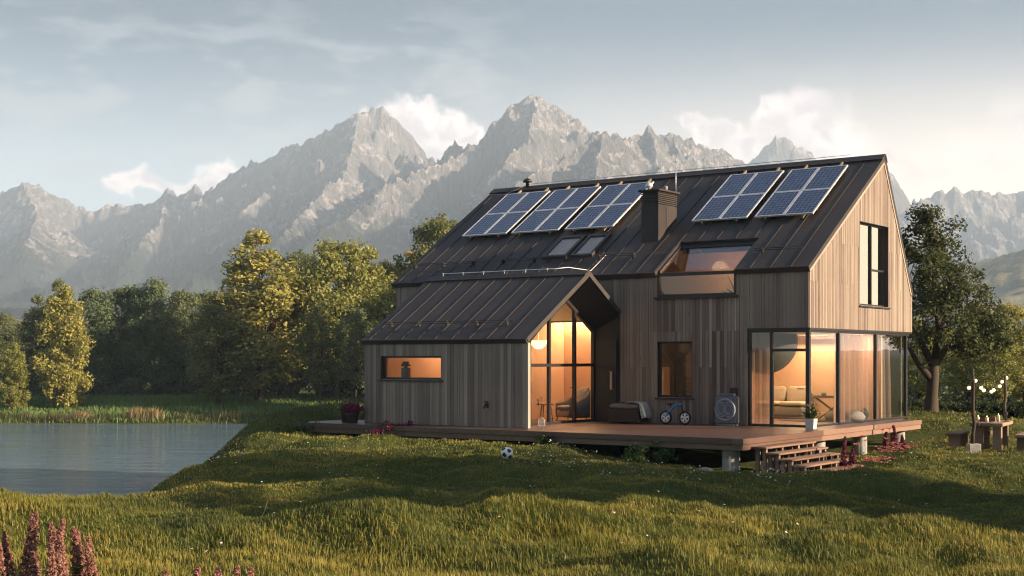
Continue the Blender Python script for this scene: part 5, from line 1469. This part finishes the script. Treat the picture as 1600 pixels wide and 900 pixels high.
BC = [(1337, 33.8, 'single pink rose on a stalk, nearest to the steps', 1, .1, .75, .09), (1351, 34.6, 'pink rose pair on stalks left of the middle pier', 2, .25, .8, .08),
      (1383, 35.0, 'tall pink blooms in front of the middle pier', 3, .35, .85, .08),
      (1340, 32.6, 'low pink flower clump closest to the bottom step', 16, .9, .22, .05), (1358, 33.0, 'low pink flower clump second from the bottom step', 22, .9, .25, .05), (1376, 33.6, 'low pink flower clump in the middle of the bed', 26, .9, .3, .05),
      (1395, 34.2, 'dense pink flower clump fourth from the bottom step', 30, .9, .38, .05), (1412, 34.6, 'dense pink flower clump at the right end of the bed', 30, .8, .4, .05), (1400, 35.4, 'pink flower clump at the back of the bed under the deck edge', 24, .8, .45, .05)]
for k, (px, D, lab, n, w, h, big) in enumerate(BC):
    bloom_clump(px, D, lab, n, w, h, big, 700 + k, 'pink flower bed by the deck')

def reeds(px, D, w, h, mat, label, seed):
    x = at(px, D); r = np.random.default_rng(seed); N = int(260 * w)
    bx = np.clip(r.normal(0, w / 3, N), -w * .6, w * .6); by = np.clip(r.normal(0, 0.25, N), -.4, .4); hh = h * r.uniform(0.5, 1.1, N) * np.exp(-(bx / w) ** 2)
    dx = r.normal(0, 0.16, N) * hh; wd = 0.022
    z0 = np.full(N, -0.2)
    V = np.stack([np.stack([bx - wd, by, z0], -1), np.stack([bx + wd, by, z0], -1), np.stack([bx + dx * .4 + wd * .8, by, hh * .6], -1), np.stack([bx + dx + 0.01, by + .02, hh], -1)], 1).reshape(-1, 3)
    o = link('reed_clump', np_mesh('reed_clump', V, np.arange(4 * N).reshape(-1, 4), {'rnd': np.repeat(r.random(N), 4)}), M[mat], None, (x, D, -3.0))
    tag(o, label, 'reeds', 'reed clumps along the far waterline')
RC = [(8, 2.0, .8, 0, 'green reed clump at the left picture edge'), (38, 1.6, .9, 0, 'greenish reed clump below the small yellow tree'), (85, 2.0, .8, 0, 'green reeds below the bright egg-shaped tree'), (125, 2.4, .95, 1, 'wide brown reed clump right of the bright tree'),
      (165, 1.6, .8, 0, 'green reeds left of the tall straw-coloured clump'), (213, 1.3, 1.25, 1, 'tall straw-coloured reed clump, left of the pair'), (236, 1.5, 1.25, 1, 'tall straw-coloured reed clump, right of the pair'),
      (285, 1.8, .85, 0, 'green reeds right of the tall straw pair'), (318, 1.2, .75, 0, 'short green reeds under the spreading tree'), (345, 1.4, .9, 0, 'grey-green reeds under the spreading tree'), (370, 1.4, .9, 0, 'grey-green reeds next to the lawn mound'), (400, 2.0, .8, 0, 'green reeds half hidden by the lawn mound')]
for k, (px, w, h, b_, lab) in enumerate(RC):
    reeds(px, 102.9, w, h, 'reed' if b_ else 'reed_green', lab, 900 + k)

# ----------------------------------------------------------------------------
# garden things
# ----------------------------------------------------------------------------
def football():
    import bmesh
    bm = bmesh.new(); bmesh.ops.create_icosphere(bm, subdivisions=4, radius=0.15)
    ph = (1 + 5 ** .5) / 2
    ic = [Vector(v).normalized() for a in (-1, 1) for b in (-ph, ph) for v in ((0, a, b), (a, b, 0), (b, 0, a))]
    me = bpy.data.meshes.new('football'); bm.to_mesh(me); bm.free()
    val = [0.0 if max(v.co.normalized().dot(c) for c in ic) > cos(radians(20.5)) else 1.0 for v in me.vertices]
    at_ = me.attributes.new('rnd', 'FLOAT', 'POINT'); at_.data.foreach_set('value', val)
    me.polygons.foreach_set('use_smooth', [True] * len(me.polygons))
    D = 32.2; x = at(792.5, D)
    o = link('football', me, M['football'], None, (x, D, hz(x, D) + 0.155), (0.5, 0.35, 0.2))
    tag(o, 'black and white football lying in the grass', 'ball')
football()
def stone(px, D, r_, sx, label, seed):
    m = MB(); m.ball((0, 0, 0), r_, 12, 8, sz=0.5, jit=r_ * 0.09); m.v = [(p[0] * sx, p[1], p[2]) for p in m.v]
    x = at(px, D); tag(m.build('stone', M['rock'], None, (x, D, hz(x, D) + r_ * .2), (0, 0, .3)), label, 'stone')
stone(908, 28.2, 0.13, 1.3, 'reddish-grey flat stone lying in the middle of the lawn', 1)
stone(1100, 31.8, 0.16, 1.6, 'pale flat stone under the deck next to the concrete pier', 2)

TL = Vector((0.467, 0.884, 0)); TW = Vector((0.884, -0.467, 0)); TR = atan2(TL.y, TL.x)
TC = Vector((at(1549, 39.6), 39.6, 0)); TC.z = hz(TC.x, TC.y)
def T(l, w, z=0.0): return TC + TL * l + TW * w + Vector((0, 0, z))
t = thing('picnic_table', 'heavy wooden picnic table with thick plank top on the right of the lawn', 'table', TC, TR)
for k in range(3):
    m = MB(); y0 = -0.46 + k * 0.31; m.bev(-1.0 + 0.03 * (k % 2), 1.0, y0, y0 + 0.30, 0.66, 0.76, 0.012); m.build('plank', M['old_wood'], t)
for xx in (-0.62, 0.62):
    for yy in (-0.26, 0.26):
        m = MB(); m.bev(xx - 0.10, xx + 0.10, yy - 0.12, yy + 0.12, -0.15, 0.659, 0.012); m.build('leg', M['old_wood'], t)
m = MB(); m.bev(-0.52, 0.52, -0.06, 0.06, 0.40, 0.52, 0.01); m.build('crossbeam', M['old_wood'], t)
for (w_, lab) in ((-0.92, 'low wooden bench on the left side of the picnic table'), (0.95, 'low wooden bench on the right side of the picnic table')):
    b0 = T(0, w_); b0.z = TC.z
    t = thing('picnic_bench', lab, 'bench', b0, TR, 'benches of the picnic table')
    m = MB(); m.bev(-0.95, 0.95, -0.20, 0.20, 0.36, 0.44, 0.012); m.build('seat', M['old_wood'], t)
    for xx in (-0.66, 0.66):
        m = MB(); m.bev(xx - 0.08, xx + 0.08, -0.16, 0.16, -0.2, 0.359, 0.01); m.build('leg', M['old_wood'], t)
TZ = 0.762
for k, (l, w_, lab) in enumerate(((-0.62, -0.27, 'cream candle at the near left of the picnic table top'), (-0.60, -0.03, 'cream candle next to it in the middle of the near table end'), (-0.15, 0.22, 'taller cream candle towards the right side of the picnic table'))):
    hh = (0.15, 0.14, 0.19)[k]
    t = thing('candle', lab, 'candle', T(l, w_, TZ), 0, 'candles on the picnic table')
    m = MB(); m.lathe([(0.042, 0), (0.043, hh - .005), (0.038, hh), (0.01, hh - .006)], 16); m.build('wax', M['wax'], t)
    m = MB(); m.tube([(0, 0, hh - 0.01), (0.002, 0, hh + 0.015)], 0.003, 5); m.build('wick', M['rubber'], t)
    m = MB(); m.lathe([(0.002, hh + .012), (0.008, hh + .022), (0.006, hh + .035), (0.001, hh + .052)], 8); m.build('flame', M['flame'], t)
t = thing('table_planter', 'wooden trough of bushy green herbs in the middle of the picnic table', 'planter', T(0.0, -0.12, TZ), TR + 1.57)
m = MB(); m.box(-0.24, 0.24, -0.09, 0.09, 0, 0.02); m.box(-0.24, 0.24, -0.09, -0.075, 0.02, 0.12); m.box(-0.24, 0.24, 0.075, 0.09, 0.02, 0.12); m.box(-0.24, -0.225, -0.075, 0.075, 0.02, 0.12); m.box(0.225, 0.24, -0.075, 0.075, 0.02, 0.12); m.build('trough', M['step_wood'], t)
r = np.random.default_rng(4); V, Q, rn = leaf_cloud(np.stack([r.uniform(-.2, .2, 14), r.uniform(-.05, .05, 14), r.uniform(.13, .19, 14)], -1), np.full(14, .07), 45, .02, 5); link('herbs', np_mesh('herbs', V, Q, {'rnd': rn}), M['leaf_small'], t)
for (l, w_, lab) in ((-0.3, -0.34, 'dark glass bottle behind the left candle on the picnic table'), (0.35, 0.36, 'dark glass bottle at the right rear of the picnic table')):
    m = MB(); m.lathe([(0.045, 0), (0.047, 0.2), (0.04, 0.24), (0.016, 0.29), (0.015, 0.36), (0.018, 0.365)], 14)
    tag(m.build('bottle', M['glass_bottle'], None, T(l, w_, TZ)), lab, 'bottle', 'bottles on the picnic table')
for (l, w_, lab) in ((-0.45, -0.40, 'flat wooden plate at the left edge of the picnic table'), (-0.25, 0.06, 'flat wooden plate behind the candles on the picnic table'), (0.2, 0.42, 'flat wooden plate at the right edge of the picnic table')):
    m = MB(); m.lathe([(0.07, 0), (0.11, 0.012), (0.115, 0.02), (0.10, 0.018), (0.06, 0.008)], 20)
    tag(m.build('plate', M['inner_wood'], None, T(l, w_, TZ)), lab, 'plate', 'plates on the picnic table')

def pole(px, D, topy, label, block):
    x = at(px, D); zb = hz(x, D); hh = EYE - (topy - HY) / F * D - zb
    t = thing('festoon_pole', label, 'pole', (x, D, zb), 0, 'poles of the festoon lights')
    rs = random.Random(int(px)); m = MB(); b = 0.40 if block else -0.1
    m.tube([(rs.uniform(-.03, .03), rs.uniform(-.02, .02), b + (hh - b) * k_ / 7) for k_ in range(8)], [0.055, .052, .05, .05, .046, .044, .04, .036], 9)
    m.tube([(0, 0, hh * .75), (.06, 0, hh * .82), (.07, 0, hh * .86)], [.02, .014, .008], 6); m.build('branch_post', M['bark'], t)
    if block:
        m = MB(); m.bev(-0.16, 0.16, -0.16, 0.16, -0.12, 0.43, 0.015); m.build('concrete_base', M['concrete'], t)
    return Vector((x, D, zb + hh))
pl = pole(1521, 37.6, 580, 'rough branch pole in a concrete block in front of the picnic table', True)
pr_ = pole(1570.5, 41.2, 586, 'rough branch pole rising behind the picnic table', False)
t = thing('festoon_lights', 'string of round glowing bulbs sagging between the two branch poles', 'string lights', pl)
BP = [(1514, 606, 37.3), (1524, 595, 37.8), (1533, 606, 38.6), (1537, 610, 38.9), (1549, 612, 39.6), (1552.5, 609.5, 39.9), (1562, 603.5, 40.5), (1565.5, 596.5, 40.8), (1572.5, 590.5, 41.4)]
bw = [Vector((at(a, D), D, EYE - (b - HY) / F * D)) - pl for a, b, D in BP]
m = MB()
wire = [bw[0] + Vector((0, 0, .07))] + [Vector((0, 0, -0.2))] + [b + Vector((0, 0, .085)) for b in bw[1:]]
m.tube(wire, 0.007, 5); m.build('wire', M['rubber'], t)
for b in bw:
    m = MB(); m.ball(b, 0.052, 14, 10); bo = m.build('bulb', M['bulb'], t)
    m = MB(); m.lathe([(0.018, 0.045), (0.02, 0.085), (0.012, 0.09)], 8, b); m.build('socket', M['rubber'], bo)

# ----------------------------------------------------------------------------
# grass and wild flowers
# ----------------------------------------------------------------------------
def house_local(x, y):
    hx, hy_ = x - HOUSE.x, y - HOUSE.y
    return hx * 0.8128 - hy_ * 0.5826, hx * 0.5826 + hy_ * 0.8127

def blades(bands, seed):
    r = np.random.default_rng(seed); VS = []; RN = []
    for (d0, d1, n, h, wd) in bands:
        y = d0 + (d1 - d0) * r.random(n) ** 0.9
        x = (r.random(n) * 2 - 1) * (0.40 * y + 2.0)
        lx, ly = house_local(x, y)
        ok = ~((lx > -13.4) & (lx < 0.7) & (ly > -5.7) & (ly < 8)) & ~((x < -5) & (y > 48) & (y < 100))
        if d0 > 90: ok &= (x < 4)
        x, y = x[ok], y[ok]; z = height(x, y); ok = z > -2.99; x, y, z = x[ok], y[ok], z[ok]; n = len(x)
        cl = fbm(x * 1.1, y * 1.1, 3, 61); patch = fbm(x * 0.28, y * 0.4, 2, 66)
        hh = h * np.clip(1 + 0.55 * cl + 0.35 * patch, 0.35, 1.9) * r.uniform(0.55, 1.25, n)
        a = r.uniform(0, 2 * pi, n); wa = 2.2 + 1.4 * fbm(x * 0.5, y * 0.5, 2, 71)
        lean = r.uniform(0.1, 0.75, n) * hh
        dx = np.cos(a) * lean * 0.6 + np.cos(wa) * lean * 0.6; dy = np.sin(a) * lean * 0.6 + np.sin(wa) * lean * 0.6
        b = r.uniform(0, 2 * pi, n); w = wd * r.uniform(0.6, 1.3, n); ux, uy = np.cos(b) * w, np.sin(b) * w
        z0 = z - 0.015
        V = np.stack([np.stack([x - ux, y - uy, z0], -1), np.stack([x + ux, y + uy, z0], -1),
                      np.stack([x + dx * .35 + ux * .75, y + dy * .35 + uy * .75, z + hh * .6], -1), np.stack([x + dx * .35 - ux * .75, y + dy * .35 - uy * .75, z + hh * .6], -1),
                      np.stack([x + dx, y + dy, z + hh * 0.97], -1)], 1)
        VS.append(V.reshape(-1, 3)); RN.append(np.repeat(np.clip(r.normal(0.42 if d0 < 90 else 0.1, 0.22, n) + 0.25 * patch, 0, 1), 5))
    V = np.concatenate(VS); N = len(V) // 5; base = np.arange(N)[:, None] * 5
    Fc = np.concatenate([base + np.array([[0, 1, 2]]), base + np.array([[0, 2, 3]]), base + np.array([[3, 2, 4]])])
    return np_mesh('grass', V, Fc, {'rnd': np.concatenate(RN)})
gm = blades([(6.5, 10, 110000, 0.060, 0.0028), (10, 15.5, 240000, 0.052, 0.0032), (15.5, 24, 80000, 0.050, 0.0055), (22, 34, 190000, 0.044, 0.008), (32, 48, 140000, 0.050, 0.011), (46, 64, 25000, 0.1, 0.018)], 5)
tag(link('grass', gm, M['grass']), 'short yellow-green meadow grass all over the lawn', 'grass', kind='stuff')
gb = blades([(101.8, 119, 90000, 0.28, 0.035)], 6)
tag(link('bank_grass', gb, M['bank_grass']), 'fresh green grass on the far bank of the pond', 'grass', kind='stuff')

def daisies():
    r = np.random.default_rng(15); P = []
    def put(px, py_lo, D0, D1, n, sx, s):
        for k in range(n):
            D = r.uniform(D0, D1); x = at(px + r.normal(0, sx), D); P.append((x, D, s * r.uniform(.6, 1.2)))
    put(880, 0, 30.5, 35, 120, 45, .022); put(1010, 0, 28.5, 32, 60, 70, .022); put(1180, 0, 29.5, 31.2, 50, 50, .028); put(340, 0, 33, 36, 30, 25, .03)
    put(560, 0, 29, 37, 40, 60, .02); put(800, 0, 24, 33, 50, 300, .02); put(1500, 0, 27, 48, 60, 90, .025); put(800, 0, 9.5, 14, 55, 420, .009); put(380, 0, 10, 13.5, 35, 130, .009)
    V = []; Q = []; k0 = 0
    for (x, y, s) in P:
        lx, ly = house_local(np.array(x), np.array(y))
        if -13.6 < lx < 0.9 and ly > -5.9: continue
        z = hz(x, y) + 0.075 + r.uniform(0, .04) + (0.02 if y > 20 else 0); tx, ty = r.normal(0, .35, 2)
        n_ = 7
        V += [(x + s * cos(2 * pi * i / n_), y + s * sin(2 * pi * i / n_), z + s * (tx * cos(2 * pi * i / n_) + ty * sin(2 * pi * i / n_))) for i in range(n_)] + [(x, y, z - s * .25)]
        Q += [(k0 + i, k0 + (i + 1) % n_, k0 + n_) for i in range(n_)]; k0 += n_ + 1
    me = np_mesh('wildflowers', V, Q, {'rnd': r.random(len(V))})
    tag(link('wildflowers', me, M['petal_white']), 'tiny white daisies scattered through the lawn', 'wildflowers', kind='stuff')
daisies()
# a few long stalks standing out of the near grass
for k, (px, py, D, dxp, lab) in enumerate([(418, 782, 9.5, 12, 'long pale grass stalk bending right above the near left crest'), (290, 800, 9.0, -4, 'thin upright grass stalk left of the bent one'), (1418, 834, 9.3, -2, 'upright green grass stalk at the near right'), (1393, 858, 9.0, 8, 'short grass stalk next to the upright stalk at the right'), (1330, 872, 8.5, -14, 'grass stalk leaning left at the bottom right')]):
    x = at(px, D); zb = hz(x, D); h = EYE - (py - HY) / F * D - zb; dd = dxp / F * D
    m = MB(); m.tube([(-dd * 2, 0, -.05), (-dd * 1.6, 0, h * .4), (-dd * .8, 0, h * .75), (0, 0, h)], [.0035, .003, .0028, .0015], 5)
    m.tube([(-dd * .5, 0, h * .84), (0, 0, h)], [.006, .002], 5)
    tag(m.build('grass_stalk', M['reed_green'], None, (x, D, zb)), lab, 'grass stalk', 'long stalks in the near grass')
# ----------------------------------------------------------------------------
# haze, sky, sun, lamps, camera
# ----------------------------------------------------------------------------
HAZE = 0.00025
def build_haze():
    m = bpy.data.materials.new('haze_air'); m.use_nodes = True; t = m.node_tree; t.nodes.clear(); nt = NT(t)
    out = nt.n('ShaderNodeOutputMaterial')
    v = nt.n('ShaderNodeVolumePrincipled', ins={'Color': (0.60, 0.78, 1.0, 1), 'Density': HAZE, 'Anisotropy': 0.0})
    nt.l(v.outputs[0], out.inputs['Volume'])
    mb = MB(); mb.box(-4420, 4420, -4420, 4420, -32, ZTOP + 25)
    tag(mb.build('haze', m), 'thin pale haze over the valley', 'haze', kind='stuff')
build_haze()

def build_world():
    w = bpy.data.worlds.new('World'); SC.world = w; w.use_nodes = True
    t = w.node_tree; nt = NT(t); bg = t.nodes['Background']
    sky = nt.n('ShaderNodeTexSky', sky_type='NISHITA'); sky.sun_disc = False
    sky.sun_elevation = radians(SUN_EL); sky.sun_rotation = radians(SUN_AZ); sky.air_density = 1.0; sky.dust_density = 1.2; sky.ozone_density = 1.5
    tc = nt.n('ShaderNodeTexCoord'); sp = nt.n('ShaderNodeSeparateXYZ'); nt.l(tc.outputs['Generated'], sp.inputs[0])
    dx, dy, dz = sp.outputs
    azm = nt.math('ARCTAN2', dx, dy); el = nt.math('ARCSINE', dz)
    P = nt.n('ShaderNodeCombineXYZ'); nt.l(azm, P.inputs[0]); nt.l(el, P.inputs[1])
    # warped sky coordinates give the clouds their cauliflower edges
    n1 = nt.n('ShaderNodeTexNoise', noise_dimensions='2D', ins={'Scale': 26.0, 'Detail': 7.0, 'Roughness': 0.6}); nt.l(P.outputs[0], n1.inputs['Vector'])
    wv = nt.n('ShaderNodeVectorMath', operation='MULTIPLY_ADD'); wv.inputs[1].default_value = (0.055, 0.042, 0); wv.inputs[2].default_value = (-0.0275, -0.021, 0)
    nt.l(n1.outputs['Color'], wv.inputs[0])
    PW = nt.n('ShaderNodeVectorMath', operation='ADD'); nt.l(P.outputs[0], PW.inputs[0]); nt.l(wv.outputs[0], PW.inputs[1])
    def ell(px, py, rx, ry):
        a = math.atan((px - CX) / F); e = math.atan((HY - py) / F * cos(a)); ix, iy = F / rx, F / ry
        nd = nt.n('ShaderNodeVectorMath', operation='MULTIPLY_ADD'); nd.inputs[1].default_value = (ix, iy, 0); nd.inputs[2].default_value = (-a * ix, -e * iy, 0)
        nt.l(PW.outputs[0], nd.inputs[0])
        ln = nt.n('ShaderNodeVectorMath', operation='LENGTH'); nt.l(nd.outputs[0], ln.inputs[0])
        return ln.outputs['Value']
    def cloud(lobes):
        r = None
        for l in lobes:
            e = ell(*l); r = e if r is None else nt.math('SMOOTH_MIN', r, e, 0.25)
        return r
    def mapr(v, a, b, c=0.0, d=1.0):
        nd = nt.n('ShaderNodeMapRange', interpolation_type='SMOOTHSTEP', ins={'From Min': a, 'From Max': b, 'To Min': c, 'To Max': d}); nt.l(v, nd.inputs['Value']); return nd.outputs[0]
    A = cloud([(603, 205, 42, 40), (640, 195, 44, 34), (685, 196, 48, 34), (728, 203, 42, 22), (665, 228, 60, 34)])
    B = cloud([(1255, 168, 48, 40), (1215, 192, 52, 40), (1290, 205, 62, 52), (1250, 240, 100, 55), (1195, 165, 24, 20), (1088, 188, 28, 13), (1120, 206, 40, 20), (1165, 232, 55, 28)])
    C = cloud([(235, 285, 52, 18), (200, 290, 30, 13), (338, 275, 38, 22), (305, 292, 34, 16), (265, 292, 40, 14)])
    D = cloud([(1530, 240, 85, 36), (1592, 200, 44, 60), (1450, 268, 70, 30), (1380, 250, 50, 26)])
    base = sky.outputs[0]
    # thin grey cloud sheet higher up
    sc = nt.n('ShaderNodeMapping'); sc.inputs['Scale'].default_value = (14, 42, 1); nt.l(P.outputs[0], sc.inputs['Vector'])
    n2 = nt.n('ShaderNodeTexNoise', noise_dimensions='2D', ins={'Scale': 1.0, 'Detail': 7.0, 'Roughness': 0.62, 'Distortion': 0.2}); nt.l(sc.outputs[0], n2.inputs['Vector'])
    sheet = mapr(el, radians(3.5), radians(15.5)); left = mapr(azm, radians(6), radians(-10))
    fade = mapr(el, radians(24), radians(45), 1.0, 0.0)
    k = nt.math('MULTIPLY', nt.math('MULTIPLY', sheet, nt.math('MULTIPLY_ADD', left, 0.12, 0.84)), fade)
    base = nt.mix(k, base, SKYC['veil'])
    streak = nt.math('MULTIPLY', mapr(n2.outputs[0], 0.46, 0.66), nt.math('MULTIPLY', nt.math('MULTIPLY', mapr(el, radians(5.5), radians(8.5)), mapr(el, radians(16), radians(11))), mapr(azm, radians(4), radians(-4), 0.12, 0.75)))
    base = nt.mix(streak, base, SKYC['streak'])
    # warm mist low in the sky towards the sun
    mist = nt.math('MULTIPLY', mapr(azm, radians(-16), radians(20), 0.10, 0.95), mapr(el, radians(14), radians(2.5), 0.0, 1.0))
    mist = nt.math('MULTIPLY', mist, mapr(dy, 0.0, 0.4))
    base = nt.mix(mist, base, SKYC['mist'])
    cool = nt.math('MULTIPLY', mapr(azm, radians(2), radians(-14), 0.0, 0.75), mapr(el, radians(10), radians(3), 0.0, 1.0)); cool = nt.math('MULTIPLY', cool, mapr(dy, 0.0, 0.4))
    base = nt.mix(cool, base, SKYC['cool'])
    n3 = nt.n('ShaderNodeTexNoise', noise_dimensions='2D', ins={'Scale': 30.0, 'Detail': 5.0, 'Roughness': 0.55}); nt.l(PW.outputs[0], n3.inputs['Vector'])
    for (f_, soft, op, lo, hi) in ((D, 1.1, 0.45, SKYC['cl_lo'], SKYC['cl_hi']), (C, 0.55, 0.85, SKYC['cl_lo'], SKYC['cl_hi']), (B, 0.65, 0.93, SKYC['cl_lo'], SKYC['cl_hi']), (A, 0.5, 0.97, SKYC['cl_lo'], SKYC['cl_hi'])):
        al = nt.math('MULTIPLY', mapr(f_, 1.0 + soft * .3, 1.0 - soft, 0.0, op), mapr(dy, 0.0, 0.3))
        sh = mapr(nt.math('MULTIPLY_ADD', n3.outputs[0], 0.9, nt.math('MULTIPLY_ADD', f_, 0.35, 0.0)), 0.45, 0.85)
        base = nt.mix(al, base, nt.mix(sh, lo, hi))
    nt.l(base, bg.inputs['Color']); bg.inputs['Strength'].default_value = SKYC['strength']
# colours are divided by the background strength
SKYC = dict(strength=0.06, veil=(0.10, 0.42, 0.82), streak=(2.3, 2.6, 2.9), mist=(13.5, 10.0, 7.2), cool=(3.7, 4.3, 5.0), cl_lo=(5.2, 4.5, 4.5), cl_hi=(9.2, 7.7, 7.0))
build_world()

def lamp(name, kind, loc, energy, col, size=0.5, size_y=None, rot=(0, 0, 0), spread=None):
    d = bpy.data.lights.new(name, kind); d.energy = energy; d.color = col
    if kind == 'AREA':
        d.shape = 'RECTANGLE'; d.size = size; d.size_y = size_y or size
    elif kind == 'POINT': d.shadow_soft_size = size
    o = bpy.data.objects.new(name, d); COL.objects.link(o); o.location = loc; o.rotation_euler = rot
    return o
sd = bpy.data.lights.new('sun', 'SUN'); sd.energy = 5.0; sd.angle = radians(0.8); sd.color = (1.0, 0.765, 0.53)
so = bpy.data.objects.new('sun', sd); COL.objects.link(so)
sv = Vector((sin(radians(SUN_AZ)) * cos(radians(SUN_EL)), cos(radians(SUN_AZ)) * cos(radians(SUN_EL)), sin(radians(SUN_EL))))
so.rotation_euler = sv.to_track_quat('Z', 'Y').to_euler()
WARM = (1.0, 0.56, 0.27)
lamp('wing_strip_lamp', 'AREA', H(-7.92, 1.2, 3.28), 40, WARM, 1.9, 0.12, (radians(-20), 0, HR))
lamp('wing_side_lamp', 'POINT', H(-10.6, -1.6, 2.3), 24, (1.0, 0.5, 0.24), 0.25)
lamp('wing_pendant_lamp', 'POINT', H(-8.2, -1.05, 2.05), 6, WARM, 0.2)
lamp('living_room_lamp', 'AREA', H(-1.6, 5.3, 2.55), 54, (1.0, 0.60, 0.31), 2.4, 0.3, (radians(-25), 0, HR))
lamp('living_ceiling_lamp', 'AREA', H(-2.6, 2.9, 2.57), 36, WARM, 1.2, 1.2)
lamp('attic_lamp', 'POINT', H(-3.8, 2.2, 4.6), 14, (1.0, 0.66, 0.40), 0.25)
lamp('pantry_lamp', 'POINT', H(-4.4, 1.0, 2.2), 0.8, (1.0, 0.82, 0.62), 0.15)

cam = bpy.data.cameras.new('camera'); co = bpy.data.objects.new('camera', cam); COL.objects.link(co)
cam.sensor_width = 36.0; cam.lens = F / 1600 * 36.0; cam.shift_y = 110.0 / 1600
cam.clip_start = 0.05; cam.clip_end = 20000
co.location = (0, 0, EYE); co.rotation_euler = (radians(90), 0, 0)
SC.camera = co

SC.view_settings.view_transform = 'Standard'; SC.view_settings.look = 'None'; SC.view_settings.exposure = 1.9; SC.view_settings.gamma = 1.0; SC.view_settings.use_curve_mapping = False
c = SC.cycles
c.max_bounces = 8; c.transparent_max_bounces = 16; c.diffuse_bounces = 3; c.glossy_bounces = 4; c.transmission_bounces = 4; c.volume_bounces = 0
c.caustics_reflective = False; c.caustics_refractive = False; c.sample_clamp_indirect = 4.0; c.sample_clamp_direct = 0
c.filter_width = 1.15
c.use_denoising = True
try:
    c.denoiser = 'OPENIMAGEDENOISE'; c.denoising_input_passes = 'RGB_ALBEDO_NORMAL'
except Exception:
    pass
c.use_adaptive_sampling = True; c.adaptive_threshold = 0.012
